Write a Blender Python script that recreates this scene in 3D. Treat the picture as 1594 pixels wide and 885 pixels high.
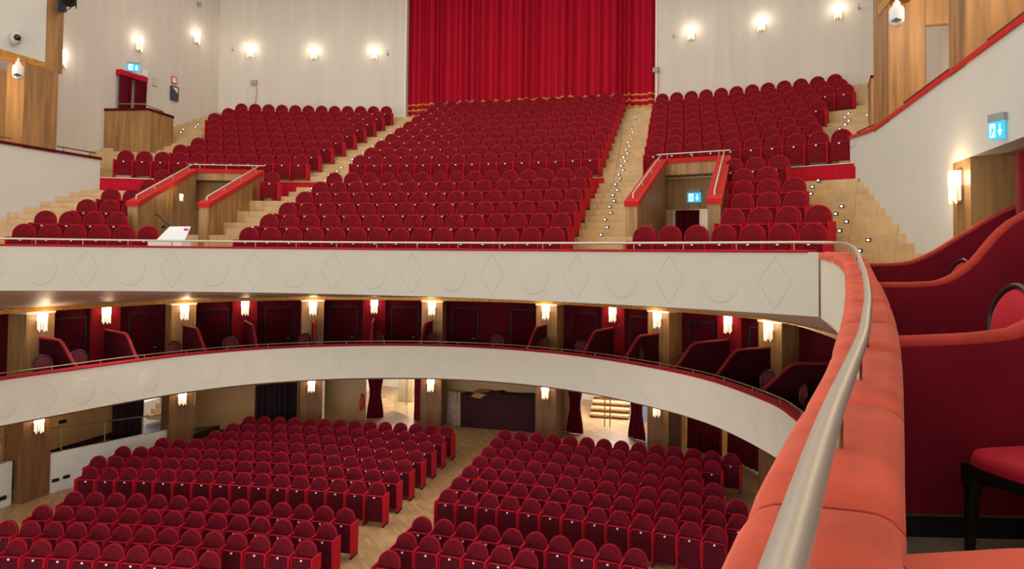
import bpy, math, random
from math import sin, cos, pi, radians, hypot, atan2, sqrt
from mathutils import Vector, Matrix
random.seed(7)
S = bpy.context.scene
for o in list(bpy.data.objects): bpy.data.objects.remove(o)
COL = S.collection

# ------------------------------------------------------------------ camera
EYE = (6.5772, 2.5203, 6.75)
F, PY = 1093.34, 364.485
PHI, ROLL, PITCH_A = radians(15.018), 0.010910, 0.031249
cam_d = bpy.data.cameras.new('camera'); cam = bpy.data.objects.new('camera', cam_d); COL.objects.link(cam)
r_ = Vector((cos(PHI), sin(PHI), 0)); a_ = Vector((-sin(PHI), cos(PHI), 0))
fw = a_ * cos(PITCH_A) + Vector((0, 0, sin(PITCH_A)))
up0 = -a_ * sin(PITCH_A) + Vector((0, 0, cos(PITCH_A)))
rt = r_ * cos(ROLL) + up0 * sin(ROLL); up = -r_ * sin(ROLL) + up0 * cos(ROLL)
M = Matrix((rt, up, -fw)).transposed().to_4x4(); M.translation = Vector(EYE)
cam.matrix_world = M
cam_d.sensor_width = 36; cam_d.sensor_fit = 'HORIZONTAL'; cam_d.lens = F / 1594 * 36
cam_d.shift_y = (PY - 442.5) / 1594
cam_d.clip_start = 0.05; cam_d.clip_end = 200
S.camera = cam
# ------------------------------------------------------------------ world, light, exposure
S.view_settings.view_transform = 'Standard'; S.view_settings.look = 'None'
S.view_settings.gamma = 1; S.view_settings.use_curve_mapping = False
S.view_settings.exposure = 0.0
w = bpy.data.worlds.new('world'); S.world = w; w.use_nodes = True
w.node_tree.nodes['Background'].inputs[0].default_value = (1.0, 0.965, 0.91, 1)
w.node_tree.nodes['Background'].inputs[1].default_value = 0.95
def area(name, loc, sx, sy, e, col=(1, .955, .89), rot=(0, 0, 0)):
    l = bpy.data.lights.new(name, 'AREA'); l.shape = 'RECTANGLE'; l.size = sx; l.size_y = sy; l.energy = e; l.color = col
    o = bpy.data.objects.new(name, l); COL.objects.link(o); o.location = loc; o.rotation_euler = rot; return o
area('ceiling_light_front', (0, 4, 19.2), 14, 8, 420)
area('ceiling_light_middle', (0, 14, 19.2), 16, 8, 620)
area('ceiling_light_back', (-1, 22.5, 19.2), 18, 6, 780)
area('stage_side_fill', (0, -8, 5), 18, 7, 1900, rot=(radians(89), 0, 0))  # unseen fill added on the stage side to brighten the tier fronts
area('soffit_light', (-.5, 19.3, 5.12), 11, 2.6, 285)
area('soffit_light_left', (-8.6, 18.2, 5.05), 1.5, 3, 45)
def point(name, loc, e, col=(1, .78, .5), r=.08, parent=None):
    l = bpy.data.lights.new(name, 'POINT'); l.energy = e; l.color = col; l.shadow_soft_size = r
    o = bpy.data.objects.new(name, l); COL.objects.link(o); o.location = loc
    if parent: o.parent = parent
    return o

# ------------------------------------------------------------------ materials
MATS = {}
def node_mat(name):
    m = bpy.data.materials.new(name); m.use_nodes = True; nt = m.node_tree
    return m, nt, nt.nodes['Principled BSDF']
def mat(name, col, rough=.6, metal=0, spec=.4, noise=0, nscale=(8, 8, 8), sheen=0, sheen_col=None, emit=None, es=0, bump=0, coord='Object', trans=0):
    if name in MATS: return MATS[name]
    m, nt, b = node_mat(name); N = nt.nodes; L = nt.links
    b.inputs['Base Color'].default_value = (*col, 1); b.inputs['Roughness'].default_value = rough
    b.inputs['Metallic'].default_value = metal; b.inputs['Specular IOR Level'].default_value = spec
    tc = N.new('ShaderNodeTexCoord'); mp = N.new('ShaderNodeMapping'); mp.inputs['Scale'].default_value = nscale
    nz = N.new('ShaderNodeTexNoise'); nz.inputs['Scale'].default_value = 1; nz.inputs['Detail'].default_value = 5
    L.new(tc.outputs[coord], mp.inputs[0]); L.new(mp.outputs[0], nz.inputs['Vector'])
    if noise:
        cr = N.new('ShaderNodeMapRange'); cr.inputs['From Min'].default_value = .3; cr.inputs['From Max'].default_value = .7
        cr.inputs['To Min'].default_value = 1 - noise; cr.inputs['To Max'].default_value = 1 + noise
        mx = N.new('ShaderNodeVectorMath'); mx.operation = 'SCALE'; mx.inputs[0].default_value = col
        L.new(nz.outputs['Fac'], cr.inputs['Value']); L.new(cr.outputs[0], mx.inputs['Scale']); L.new(mx.outputs[0], b.inputs['Base Color'])
    if bump:
        bp = N.new('ShaderNodeBump'); bp.inputs['Strength'].default_value = bump; bp.inputs['Distance'].default_value = .02
        L.new(nz.outputs['Fac'], bp.inputs['Height']); L.new(bp.outputs[0], b.inputs['Normal'])
    if sheen:
        b.inputs['Sheen Weight'].default_value = sheen; b.inputs['Sheen Roughness'].default_value = .35
        b.inputs['Sheen Tint'].default_value = (*(sheen_col or (1, .2, .2)), 1)
    if emit:
        b.inputs['Emission Color'].default_value = (*emit, 1); b.inputs['Emission Strength'].default_value = es
    if trans: b.inputs['Transmission Weight'].default_value = trans
    MATS[name] = m; return m
def plank_mat(name, c1, c2, mortar, sx, sy, rot=(0, 0, 0), rough=.4):
    m, nt, b = node_mat(name); N = nt.nodes; L = nt.links
    tc = N.new('ShaderNodeTexCoord'); mp = N.new('ShaderNodeMapping'); mp.inputs['Rotation'].default_value = rot
    br = N.new('ShaderNodeTexBrick'); br.inputs['Scale'].default_value = 1; br.inputs['Brick Width'].default_value = sx; br.inputs['Row Height'].default_value = sy
    br.inputs['Color1'].default_value = (*c1, 1); br.inputs['Color2'].default_value = (*c2, 1); br.inputs['Mortar'].default_value = (*mortar, 1)
    br.inputs['Mortar Size'].default_value = .004; br.inputs['Bias'].default_value = 0
    nz = N.new('ShaderNodeTexNoise'); nz.inputs['Scale'].default_value = 2.5; nz.inputs['Detail'].default_value = 4
    mx = N.new('ShaderNodeMix'); mx.data_type = 'RGBA'; mx.blend_type = 'MULTIPLY'; mx.inputs[0].default_value = .45
    L.new(tc.outputs['Object'], mp.inputs[0]); L.new(mp.outputs[0], br.inputs['Vector']); L.new(tc.outputs['Object'], nz.inputs['Vector'])
    L.new(br.outputs['Color'], mx.inputs[6]); L.new(nz.outputs['Color'], mx.inputs[7]); 
    hs = N.new('ShaderNodeHueSaturation'); hs.inputs['Saturation'].default_value = 0; hs.inputs['Value'].default_value = 1.7
    L.new(nz.outputs['Color'], hs.inputs['Color']); L.new(hs.outputs[0], mx.inputs[7])
    L.new(mx.outputs[2], b.inputs['Base Color']); b.inputs['Roughness'].default_value = rough
    MATS[name] = m; return m
RED = (.17, .004, .010)
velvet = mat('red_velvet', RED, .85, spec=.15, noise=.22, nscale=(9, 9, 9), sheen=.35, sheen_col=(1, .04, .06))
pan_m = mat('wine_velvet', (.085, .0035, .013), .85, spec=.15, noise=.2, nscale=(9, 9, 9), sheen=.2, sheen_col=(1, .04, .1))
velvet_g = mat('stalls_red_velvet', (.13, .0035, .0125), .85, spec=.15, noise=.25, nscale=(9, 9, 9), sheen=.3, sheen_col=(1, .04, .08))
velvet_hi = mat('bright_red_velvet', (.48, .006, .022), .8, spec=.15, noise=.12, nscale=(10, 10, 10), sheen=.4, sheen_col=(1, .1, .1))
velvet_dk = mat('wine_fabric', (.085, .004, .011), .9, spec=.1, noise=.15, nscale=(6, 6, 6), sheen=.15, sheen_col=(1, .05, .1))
pad = mat('coral_velvet', (.58, .085, .047), .8, spec=.15, noise=.24, nscale=(4, 4, 9), sheen=.4, sheen_col=(1, .35, .25), bump=.25)
pad_red = mat('red_padding', (.5, .02, .018), .8, spec=.15, noise=.15, nscale=(5, 5, 5), sheen=.3, sheen_col=(1, .2, .15))
curtain_m = mat('red_curtain_velvet', (.47, .007, .029), .8, spec=.12, noise=.06, nscale=(4, 4, .3), sheen=.25, sheen_col=(1, .05, .1))
curtain_dk = mat('wine_curtain_velvet', (.10, .003, .010), .85, spec=.1, noise=.1, nscale=(6, 6, .3))
gold = mat('gold_braid', (.70, .38, .07), .5, spec=.4, noise=.25, nscale=(30, 30, 30))
gold_trim = mat('gold_leaf_trim', (.55, .28, .06), .45, metal=.3, noise=.4, nscale=(8, 8, 30))
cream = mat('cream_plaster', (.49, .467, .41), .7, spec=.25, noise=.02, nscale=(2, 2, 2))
cream_line = mat('groove_shade', (.38, .355, .31), .8)  # darker beige puts the shade of thin grooves into the colour
cream_low = mat('lit_cream_plaster', (.70, .66, .56), .7, spec=.25, noise=.02, nscale=(2, 2, 2))  # same cream plaster, lightened to stand in for missing light
cream_wall = mat('ivory_plaster', (.64, .645, .585), .7, spec=.2, noise=.02, nscale=(2, 2, 2))
back_wall_m = mat('pale_acoustic_panel', (.66, .61, .535), .7, spec=.25, noise=.045, nscale=(3.2, 3.2, .25))
white_trim = mat('white_trim', (.75, .74, .70), .5)
wood = mat('oak_veneer', (.34, .185, .068), .45, spec=.4, noise=.35, nscale=(9, 9, .7))
wood_lt = mat('light_oak_veneer', (.60, .36, .17), .5, spec=.3, noise=.15, nscale=(6, 6, .6))
wood_dk = mat('walnut_veneer', (.165, .075, .03), .45, spec=.4, noise=.3, nscale=(12, 12, .8))
lacquer = mat('beige_lacquered_panel', (.50, .31, .13), .35, spec=.5, noise=.06, nscale=(2, 2, 2))
soffit_m = mat('taupe_soffit', (.58, .43, .34), .5, noise=.08, nscale=(2, 2, 2))
step_m = plank_mat('oak_step_boards', (.60, .40, .19), (.54, .35, .155), (.42, .27, .12), .34, .4, (0, 0, 0))
floor_m = plank_mat('oak_parquet', (.50, .32, .15), (.38, .23, .10), (.2, .12, .06), .5, .09, (0, 0, .78))
brass = mat('satin_brass', (.33, .27, .17), .35, metal=.9)
steel = mat('satin_steel', (.56, .52, .44), .42, metal=.6)
black = mat('black_lacquer', (.012, .010, .010), .3, spec=.5)
dark = mat('black_plinth', (.012, .008, .010), .7)
white_p = mat('white_plastic', (.8, .8, .8), .4)
plate_m = mat('glint_number_plate', (1, .93, .82), .3, spec=.6)  # near-white colour stands for the glint on brass plates
glow = mat('lamp_glow', (1, .95, .85), .5, emit=(1, .88, .72), es=6)
crystal = mat('crystal_tube', (.95, .85, .72), .15, spec=.8, emit=(1, .78, .55), es=.55)
led = mat('step_led', (1, 1, 1), .5, emit=(.95, .97, 1), es=2.5)
sign_blue = mat('sign_blue', (.02, .35, .55), .5, emit=(.03, .50, .75), es=.9)
sign_white = mat('sign_white', (.9, .95, 1), .5, emit=(.8, .95, 1), es=1.1)
paper = mat('white_paper', (.82, .83, .86), .7)
glassy = mat('lobby_glass', (.55, .68, .85), .05, spec=.8, trans=.6)
lobby_w = mat('lobby_white', (.8, .76, .7), .6)
sign_red = mat('red_enamel', (.6, .02, .03), .4)

# ------------------------------------------------------------------ helpers
class MB:
    def __init__(s): s.v = []; s.f = []; s.m = []; s.sm = []
    def add(s, vs, fs, mi=0, sm=False):
        n = len(s.v); s.v += [tuple(v) for v in vs]; s.f += [tuple(i + n for i in f) for f in fs]; s.m += [mi] * len(fs); s.sm += [sm] * len(fs)
    def box(s, x0, x1, y0, y1, z0, z1, mi=0, rot=0, org=(0, 0)):
        c, q = cos(rot), sin(rot); vs = []
        for z in (z0, z1):
            for x, y in ((x0, y0), (x1, y0), (x1, y1), (x0, y1)): vs.append((org[0] + x * c - y * q, org[1] + x * q + y * c, z))
        s.add(vs, [(0, 3, 2, 1), (4, 5, 6, 7), (0, 1, 5, 4), (1, 2, 6, 5), (2, 3, 7, 6), (3, 0, 4, 7)], mi)
    def hexa(s, low, high, mi=0):
        n = len(low); vs = list(low) + list(high)
        s.add(vs, [tuple(range(n))[::-1], tuple(range(n, 2 * n))] + [(i, (i + 1) % n, n + (i + 1) % n, n + i) for i in range(n)], mi)
    def tube(s, pts, r, n=8, mi=0, cap=True, sx=1, sz=1):
        P = [Vector(p) for p in pts]; rings = []
        for i, p in enumerate(P):
            t = (P[min(i + 1, len(P) - 1)] - P[max(i - 1, 0)]).normalized()
            u = t.cross(Vector((0, 0, 1)))
            if u.length < .05: u = Vector((1, 0, 0))
            u.normalize(); v = u.cross(t).normalized()
            rr = r[i] if isinstance(r, (list, tuple)) else r
            rings.append([p + u * (cos(2 * pi * k / n) * rr * sx) + v * (sin(2 * pi * k / n) * rr * sz) for k in range(n)])
        vs = [q for R in rings for q in R]; fs = []
        for i in range(len(P) - 1):
            for k in range(n): a = i * n + k; b = i * n + (k + 1) % n; fs.append((a, b, b + n, a + n))
        s.add(vs, fs, mi, True)
        if cap: s.add(rings[0], [tuple(range(n))[::-1]], mi); s.add(rings[-1], [tuple(range(n))], mi)
    def sweep(s, pts, prof, mi=0, closed=True, smooth=False):
        # prof: (offset to the left of travel, dz); pts: 3d polyline
        n = len(prof); rings = []
        P = [Vector(p) for p in pts]
        for i, p in enumerate(P):
            t = P[min(i + 1, len(P) - 1)] - P[max(i - 1, 0)]; t.z = 0; t.normalize(); l = Vector((-t.y, t.x, 0))
            rings.append([p + l * o + Vector((0, 0, dz)) for o, dz in prof])
        vs = [q for R in rings for q in R]; fs = []
        m_ = n if closed else n - 1
        for i in range(len(P) - 1):
            for k in range(m_): a = i * n + k; b = i * n + (k + 1) % n; fs.append((a, b, b + n, a + n))
        s.add(vs, fs, mi, smooth)
        if closed: s.add(rings[0], [tuple(range(n))[::-1]], mi); s.add(rings[-1], [tuple(range(n))], mi)
    def ring(s, R0, R1, a0, a1, z0, z1, c=(0, 0), step=2.0, mi=0, z0b=None, z1b=None):
        # annular block; a in degrees from +Y towards +X
        n = max(1, int(abs(a1 - a0) / step)); vs = []
        for i in range(n + 1):
            t = radians(a0 + (a1 - a0) * i / n)
            for R, z in ((R0, z0), (R1, z0), (R1, z1 if z1b is None else z1b), (R0, z1)): vs.append((c[0] + R * sin(t), c[1] + R * cos(t), z))
        fs = []
        for i in range(n):
            for k in range(4): a = i * 4 + k; b = i * 4 + (k + 1) % 4; fs.append((a, b, b + 4, a + 4))
        fs += [(3, 2, 1, 0), tuple(n * 4 + k for k in range(4))]
        s.add(vs, fs, mi)
    def lathe(s, prof, c, n=16, mi=0, sx=1, sy=1):
        vs = [(c[0] + r * cos(2 * pi * k / n) * sx, c[1] + r * sin(2 * pi * k / n) * sy, c[2] + z) for r, z in prof for k in range(n)]; fs = []
        for i in range(len(prof) - 1):
            for k in range(n): a = i * n + k; b = i * n + (k + 1) % n; fs.append((a, b, b + n, a + n))
        s.add(vs, fs, mi, True)
    def build(s, name, mats, parent=None, recalc=True):
        me = bpy.data.meshes.new(name); me.from_pydata(s.v, [], s.f)
        for m in (mats if isinstance(mats, (list, tuple)) else [mats]): me.materials.append(m)
        me.polygons.foreach_set('material_index', s.m); me.polygons.foreach_set('use_smooth', s.sm)
        if recalc:
            import bmesh
            b = bmesh.new(); b.from_mesh(me); bmesh.ops.recalc_face_normals(b, faces=b.faces); b.to_mesh(me); b.free()
        me.update(); o = bpy.data.objects.new(name, me); COL.objects.link(o)
        if parent: o.parent = parent
        return o
def tag(o, label=None, cat=None, group=None, kind=None):
    if label: o['label'] = label
    if cat: o['category'] = cat
    if group: o['group'] = group
    if kind: o['kind'] = kind
    return o
def empty(name, loc, rz=0, label=None, cat=None, group=None):
    o = bpy.data.objects.new(name, None); COL.objects.link(o); o.location = loc; o.rotation_euler = (0, 0, rz); o.empty_display_size = .1
    return tag(o, label, cat, group)
def copy_tree(o, parent=None):
    c = o.copy(); COL.objects.link(c); c.parent = parent
    for ch in list(o.children): copy_tree(ch, c)
    return c
def struct(o): o['kind'] = 'structure'; return o
ORD = ['zeroth', 'first', 'second', 'third', 'fourth', 'fifth', 'sixth', 'seventh', 'eighth', 'ninth', 'tenth', 'eleventh', 'twelfth', 'thirteenth', 'fourteenth', 'fifteenth', 'sixteenth', 'seventeenth', 'eighteenth', 'nineteenth', 'twentieth']
def interp(x, xs, ys):
    if x <= xs[0]: return ys[0]
    for i in range(1, len(xs)):
        if x <= xs[i]: return ys[i - 1] + (ys[i] - ys[i - 1]) * (x - xs[i - 1]) / (xs[i] - xs[i - 1])
    return ys[-1]
def spline(pts, n=8):
    out = []; P = [Vector(p) for p in pts]
    for i in range(len(P) - 1):
        p0, p1, p2, p3 = P[max(i - 1, 0)], P[i], P[i + 1], P[min(i + 2, len(P) - 1)]
        for k in range(n):
            t = k / n; out.append(.5 * ((2 * p1) + (p2 - p0) * t + (2 * p0 - 5 * p1 + 4 * p2 - p3) * t * t + (3 * p1 - p0 - 3 * p2 + p3) * t ** 3))
    out.append(P[-1]); return out
def along(pts):
    d = [0]
    for i in range(1, len(pts)): d.append(d[-1] + (pts[i] - pts[i - 1]).length)
    return d
def at(pts, d, s):
    s = min(max(s, 0), d[-1])
    for i in range(1, len(pts)):
        if s <= d[i]:
            t = (s - d[i - 1]) / (d[i] - d[i - 1]); p = pts[i - 1].lerp(pts[i], t); tg = (pts[i] - pts[i - 1]).normalized(); return p, tg
    return pts[-1], (pts[-1] - pts[-2]).normalized()

GC = (0.0, -20.42)
def zg(x, y): return EYE[2] - 7.8856 + .0455 * hypot(x - GC[0], y - GC[1]) - .72
def zst(R): return 6.85 + .4425 * (R - 18) if R < 22.7 else 8.99 + .468 * (R - 22.7)
def Rrow(r): return 17.4 + .8 * (r - 1) if r < 7 else 23 + .78 * (r - 7)
def zdot(r): return 7.02 + .36 * (r - 1) if r < 7 else 9.57 + .365 * (r - 7)
DH = .53
XL, XR = -10.9, 10.0

# ================================================================== STRUCTURE
# ---- stalls floor: gently raked
mb = MB()
n, m_ = 40, 30
vs = []
for i in range(n + 1):
    for j in range(m_ + 1):
        x = -16 + 32 * i / n; y = -4 + 40 * j / m_; vs.append((x, y, zg(x, y)))
mb.add(vs, [(i * (m_ + 1) + j, (i + 1) * (m_ + 1) + j, (i + 1) * (m_ + 1) + j + 1, i * (m_ + 1) + j + 1) for i in range(n) for j in range(m_)])
struct(mb.build('floor', floor_m))
# ---- ceiling
mb = MB(); mb.box(-16, 16, -4, 33, 19.6, 19.8); struct(mb.build('ceiling', cream_wall))

# ---- upper balcony: rows
def xlim(R, X):   # angle where circle R meets wall X
    return math.degrees(math.asin(max(-.99, min(.99, X / R))))
VL = ((-7.4, 17.3), (-8.3, 20.5), (-6.45, 21.15), (-5.72, 17.85))
mb = MB()
def arcdeg(s, R): return math.degrees(s / R)
def rowedge(r): return Rrow(r) - .2
def left_lim(R): return xlim(R, XL - .02 if R < 22.4 else -13.05)
def right_lim(R): return xlim(R, XR + .02 if R < 22.4 else 12.2)
for r in range(1, 18):
    th_ = {7: .15, 8: .4}.get(r, .7); R0 = rowedge(r) if r > 1 else 16.3; R1 = rowedge(r + 1) if r != 6 else 22.55
    if r == 17: R1 = 31.2
    z = zdot(r) - DH - (.06 if r == 17 else 0)
    if r < 7:
        # three seating zones with the two entrances cut out
        zones = [(left_lim(R0), None), None]
        Lc = -8.25 - (R0 - 17.4) * .22 if r > 1 else None
        if r == 1: mb.ring(R0, R1, left_lim(R0 + 1), right_lim(R0 + 1), z - .5, z)
        else:
            mb.ring(R0, R1, left_lim(R0), arcdeg(-7.6 - (R0 - 18) * .35, R0), z - .7, z)
            mb.ring(R0, R1, arcdeg(-6.2 - (R0 - 18) * .12, R0), arcdeg(5.3, R0), z - .7, z)
            mb.ring(R0, R1, arcdeg(7.0 + (R0 - 18) * .12, R0), right_lim(R0), z - .7, z)
    else:
        mb.ring(R0, R1, left_lim(R0), right_lim(R0), z - th_, z)
struct(mb.build('floor_balcony', step_m))
# aisle stairs
def stairs(name, lims, Ra, Rb, step=2.0, m=None):
    mb = MB(); k = 0
    R = Ra
    while R < Rb - .05:
        d = .4 if R < 22.4 else .39
        z = zst(R + .02)
        a0, a1 = lims(R)
        mb.ring(R, R + d, a0, a1, z - .5, z + .004, step=step); R += d
    return struct(mb.build(name, m or step_m))
stairs('floor_stairs_right_aisle', lambda R: (arcdeg(3.86, R), arcdeg(5.04, R)), 17.6, 30.6)
stairs('floor_stairs_left_aisle', lambda R: (arcdeg(-5.55 - (.0 if R > 22 else -.0), R), arcdeg(-4.2, R)), 17.6, 30.6)
stairs('floor_stairs_right_side', lambda R: (arcdeg(9.02, R), xlim(R, XR + .02)), 18.0, 21.9)
stairs('floor_stairs_left_side', lambda R: (xlim(R, XL - .02), arcdeg(-9.45, R)), 18.0, 21.9)
stairs('floor_stairs_upper_right', lambda R: (arcdeg(interp(R, [22.7, 23.5, 27.5, 27.6, 30], [10.4, 9.85, 10.35, 11.4, 11.4]), R), xlim(R, 12.2)), 22.7, 30.6)
stairs('floor_stairs_upper_left', lambda R: (xlim(R, -13.05), arcdeg(interp(R, [22.7, 23.5, 26.4, 27.6, 30], [-11.45, -10.45, -11.2, -12.05, -12.2]), R)), 22.7, 30.6)
# side landings under the red panel
mb = MB(); mb.ring(21.9, 22.55, arcdeg(8.7, 22), xlim(22, XR), 8.0, 8.56); mb.ring(21.9, 22.55, xlim(22, XL), arcdeg(-9.0, 22), 8.0, 8.56)
struct(mb.build('floor_landing', step_m))
# red cross panel at the foot of the seventh row
for a0, a1, edge, where in ((left_lim(22.3) + .2, arcdeg(-9.0, 22.5), True, 'left of the left entrance'), (arcdeg(-6.35, 22.5), arcdeg(-5.0, 22.5), False, 'beside the left aisle'), (arcdeg(-4.15, 22.5), arcdeg(3.95, 22.5), False, 'across the middle block'), (arcdeg(7.75, 22.5), right_lim(22.3) - .2, True, 'right of the right entrance')):
    mb = MB(); mb.ring(22.5, 22.62, a0, a1, 8.1, 8.98)
    o = tag(mb.build('riser_panel', velvet_hi), 'bright red upholstered riser below the seventh balcony row, ' + where, 'riser panel', 'red risers below the seventh balcony row')
    if edge: mb = MB(); mb.ring(22.48, 22.64, a0, a1, 8.98, 9.0); mb.build('metal_edge', steel, o)

# ---- rear wall (circular) and side walls of the balcony
mb = MB(); mb.ring(30.7, 31.0, xlim(30.7, -13.1), arcdeg(-5.62, 30.7), 11.8, 19.6, step=1); struct(mb.build('wall_back_left', back_wall_m))
mb = MB(); mb.ring(30.7, 31.0, arcdeg(4.9, 30.7), xlim(30.7, 13.4), 11.8, 19.6, step=1); struct(mb.build('wall_back_right', back_wall_m))
mb = MB(); mb.box(-13.3, -13.1, 15.0, 28.2, 8.8, 19.6); struct(mb.build('wall_left', back_wall_m))
mb = MB(); mb.box(12.6, 12.8, 15.0, 28.2, 8.8, 19.6); struct(mb.build('wall_right', back_wall_m))
mb = MB(); mb.box(-6.2, 5.6, 31.3, 31.5, 12, 19.6); struct(mb.build('wall_back_centre', curtain_dk))
mb = MB(); mb.box(-5.66, -5.58, 30.08, 30.25, 12.4, 19.6); mb.box(4.86, 4.93, 30.24, 30.4, 12.4, 19.6); struct(mb.build('trim_1', white_trim))
# side gallery walls beside the stairs (own tier), with upper parapet
def gallery_wall(name, X, th, y0, y1, z0, z1):
    mb = MB(); mb.box(min(X, X + th), max(X, X + th), y0, y1, z0, z1); return struct(mb.build(name, cream_wall))
gallery_wall('wall_gallery_right', XR, .3, 13.62, 20.0, 5.3, 9.38)
gallery_wall('wall_gallery_right_upper', XR, .3, 3.0, 13.62, 8.12, 9.38)
gallery_wall('wall_gallery_left', XL, -.3, 9.0, 19.68, 5.3, 9.54)
# curved end of the right wall top (rises towards the rear)
mb = MB(); mb.hexa([(XR, 18.2, 9.38), (XR, 20.6, 9.38), (XR + .3, 20.6, 9.38), (XR + .3, 18.2, 9.38)], [(XR, 18.2, 9.40), (XR, 20.6, 9.62), (XR + .3, 20.6, 9.62), (XR + .3, 18.2, 9.40)])
mb.box(XR, XR + .3, 20.0, 20.6, 8.9, 9.39)
struct(mb.build('wall_gallery_right_end', cream_wall))
# fourth tier fascias high up
mb = MB(); mb.box(XL - .3, XL, 10, 17.74, 11.95, 15.0, 0); mb.box(XL - .34, XL + .02, 10, 17.74, 11.78, 11.95, 1); struct(mb.build('wall_fourth_tier_left', [cream_wall, gold_trim]))
mb = MB(); mb.box(XR, XR + .3, 3, 17.75, 11.78, 14.0, 0); mb.box(XR - .02, XR + .34, 3, 17.75, 11.58, 11.78, 1); struct(mb.build('wall_fourth_tier_right', [cream_wall, gold_trim]))
# soffit/floor slabs of third tier
mb = MB(); mb.box(XR + .3, 12.6, 3, 20, 8.12, 8.3); struct(mb.build('ceiling_box_right', wood_lt))
mb = MB(); mb.box(XL - 2.2, XL - .3, 9, 19.0, 8.12, 8.3); struct(mb.build('ceiling_box_left', wood_lt))
# back panels inside third tier
mb = MB(); mb.box(11.0, 11.15, 18.9, 21.1, 8.3, 12.4); struct(mb.build('wall_third_tier_panel_far', wood_lt))
mb = MB(); mb.box(11.0, 11.15, 10.0, 16.05, 8.3, 13.6); struct(mb.build('wall_third_tier_panel_near', wood_lt))
mb = MB(); mb.box(11.5, 12.6, 21.9, 22.1, 12.62, 15); struct(mb.build('wall_third_tier_lintel', wood_lt))
mb = MB(); mb.box(-12.4, -12.25, 14, 18.2, 8.3, 11.8); struct(mb.build('wall_third_tier_panel_left', wood_lt))

# ---- upper balcony front (fascia)
def arcpts(R, s0, s1, z, n=60): return [Vector((R * sin((s0 + (s1 - s0) * i / n) / R), R * cos((s0 + (s1 - s0) * i / n) / R), z)) for i in range(n + 1)]
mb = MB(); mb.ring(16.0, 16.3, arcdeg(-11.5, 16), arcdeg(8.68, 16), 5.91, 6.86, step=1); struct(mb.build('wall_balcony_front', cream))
front_pts = arcpts(16.15, -11.5, 8.72, 6.86)
ARM_L = [(8.27, 13.7, 6.86), (8.27, 12.9, 6.835), (8.23, 12.1, 6.79), (8.14, 11.15, 6.71), (7.98, 10.2, 6.62), (7.80, 9.2, 6.53), (7.61, 8.2, 6.465), (7.43, 7.3, 6.405), (7.25, 6.45, 6.37), (7.06, 5.55, 6.345), (6.81, 4.52, 6.33), (6.69, 4.0, 6.33), (6.585, 3.5, 6.33), (6.42, 2.7, 6.33), (6.23, 1.8, 6.33)]
ARM_R = [(8.75, 13.9, 6.86), (8.68, 13.0, 6.835), (8.58, 12.1, 6.79), (8.42, 11.15, 6.71), (8.24, 10.1, 6.62), (8.08, 9.1, 6.53), (7.88, 8.05, 6.465), (7.69, 7.1, 6.405), (7.50, 6.25, 6.37), (7.31, 5.45, 6.345), (7.08, 4.52, 6.33), (6.95, 4.0, 6.33), (6.83, 3.5, 6.33), (6.65, 2.7, 6.33), (6.47, 1.8, 6.33)]
aL = spline(ARM_L, 6); aR = spline(ARM_R, 6)
# arm fascia: outer wall below left edge
mb = MB()
mb.sweep(aL, [(.02, -.09), (.16, -.09), (.16, -1.1), (.02, -.97)]); struct(mb.build('wall_gallery_front', cream_low))  # lightened cream makes up for weak light on this face
# padded cap of the side arm, cushion by cushion
root = empty('padded_parapet', (aL[50].x, aL[50].y, 6.3), 0, 'coral red velvet padded parapet top running beside the boxes in the foreground', 'parapet')
dd = along(aL)
seams_y = [13.75, 13.0, 12.3, 11.55, 10.75, 9.9, 8.95, 7.95, 6.95, 5.95, 4.78, 3.86, 2.95, 1.9]
def sec(i_l, i_r, sag, puff):
    a = i_l; b = i_r; out = []
    d = b - a; L = 12
    drop = .10
    out.append(Vector((a.x, a.y, a.z - drop)) )
    for k in range(L + 1):
        t = k / L; p = a + d * t
        e = 1 - (2 * t - 1) ** 6
        out.append(Vector((p.x, p.y, p.z + (e - 1) * .035 + sag * .0 + puff * .012 * e)))
    out.append(Vector((b.x, b.y, b.z - drop)))
    return out
def atY(pts, y):
    for i in range(len(pts) - 1):
        if (pts[i].y - y) * (pts[i + 1].y - y) <= 0 and pts[i].y != pts[i + 1].y:
            return pts[i].lerp(pts[i + 1], (pts[i].y - y) / (pts[i].y - pts[i + 1].y))
    return pts[0].copy() if y > pts[0].y else pts[-1].copy()
for i in range(len(seams_y) - 1):
    y1, y0 = seams_y[i], seams_y[i + 1]; mb = MB(); rings = []
    K = 10
    for k in range(K + 1):
        t = k / K; y = y1 - .006 + (y0 - y1 + .012) * t
        edge = 1 - abs(2 * t - 1) ** 12
        A = atY(aL, y); B = atY(aR, y + (.12 if y < 13 else .1) * 0)
        rr = sec(A, B, 0, edge)
        rings.append([v - Vector((0, 0, (1 - edge) * .012)) for v in rr])
    nn = len(rings[0]); vs = [v for R in rings for v in R]
    mb.add(vs, [(a * nn + b, a * nn + b + 1, (a + 1) * nn + b + 1, (a + 1) * nn + b) for a in range(K) for b in range(nn - 1)], 0, True)
    mb.add(rings[0], [tuple(range(nn))]); mb.add(rings[-1], [tuple(range(nn))[::-1]])
    o = mb.build('cushion', pad, root); o.matrix_parent_inverse = Matrix.Translation(-Vector(root.location))
# inner velvet face of the parapet toward the boxes
mb = MB(); mb.sweep([p - Vector((0, 0, .1)) for p in aR], [(-.02, 0), (.0, 0), (.0, -1.0), (-.02, -1.0)])
mb.build('inner_panel', velvet_dk, root).matrix_parent_inverse = Matrix.Translation(-Vector(root.location))
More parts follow.
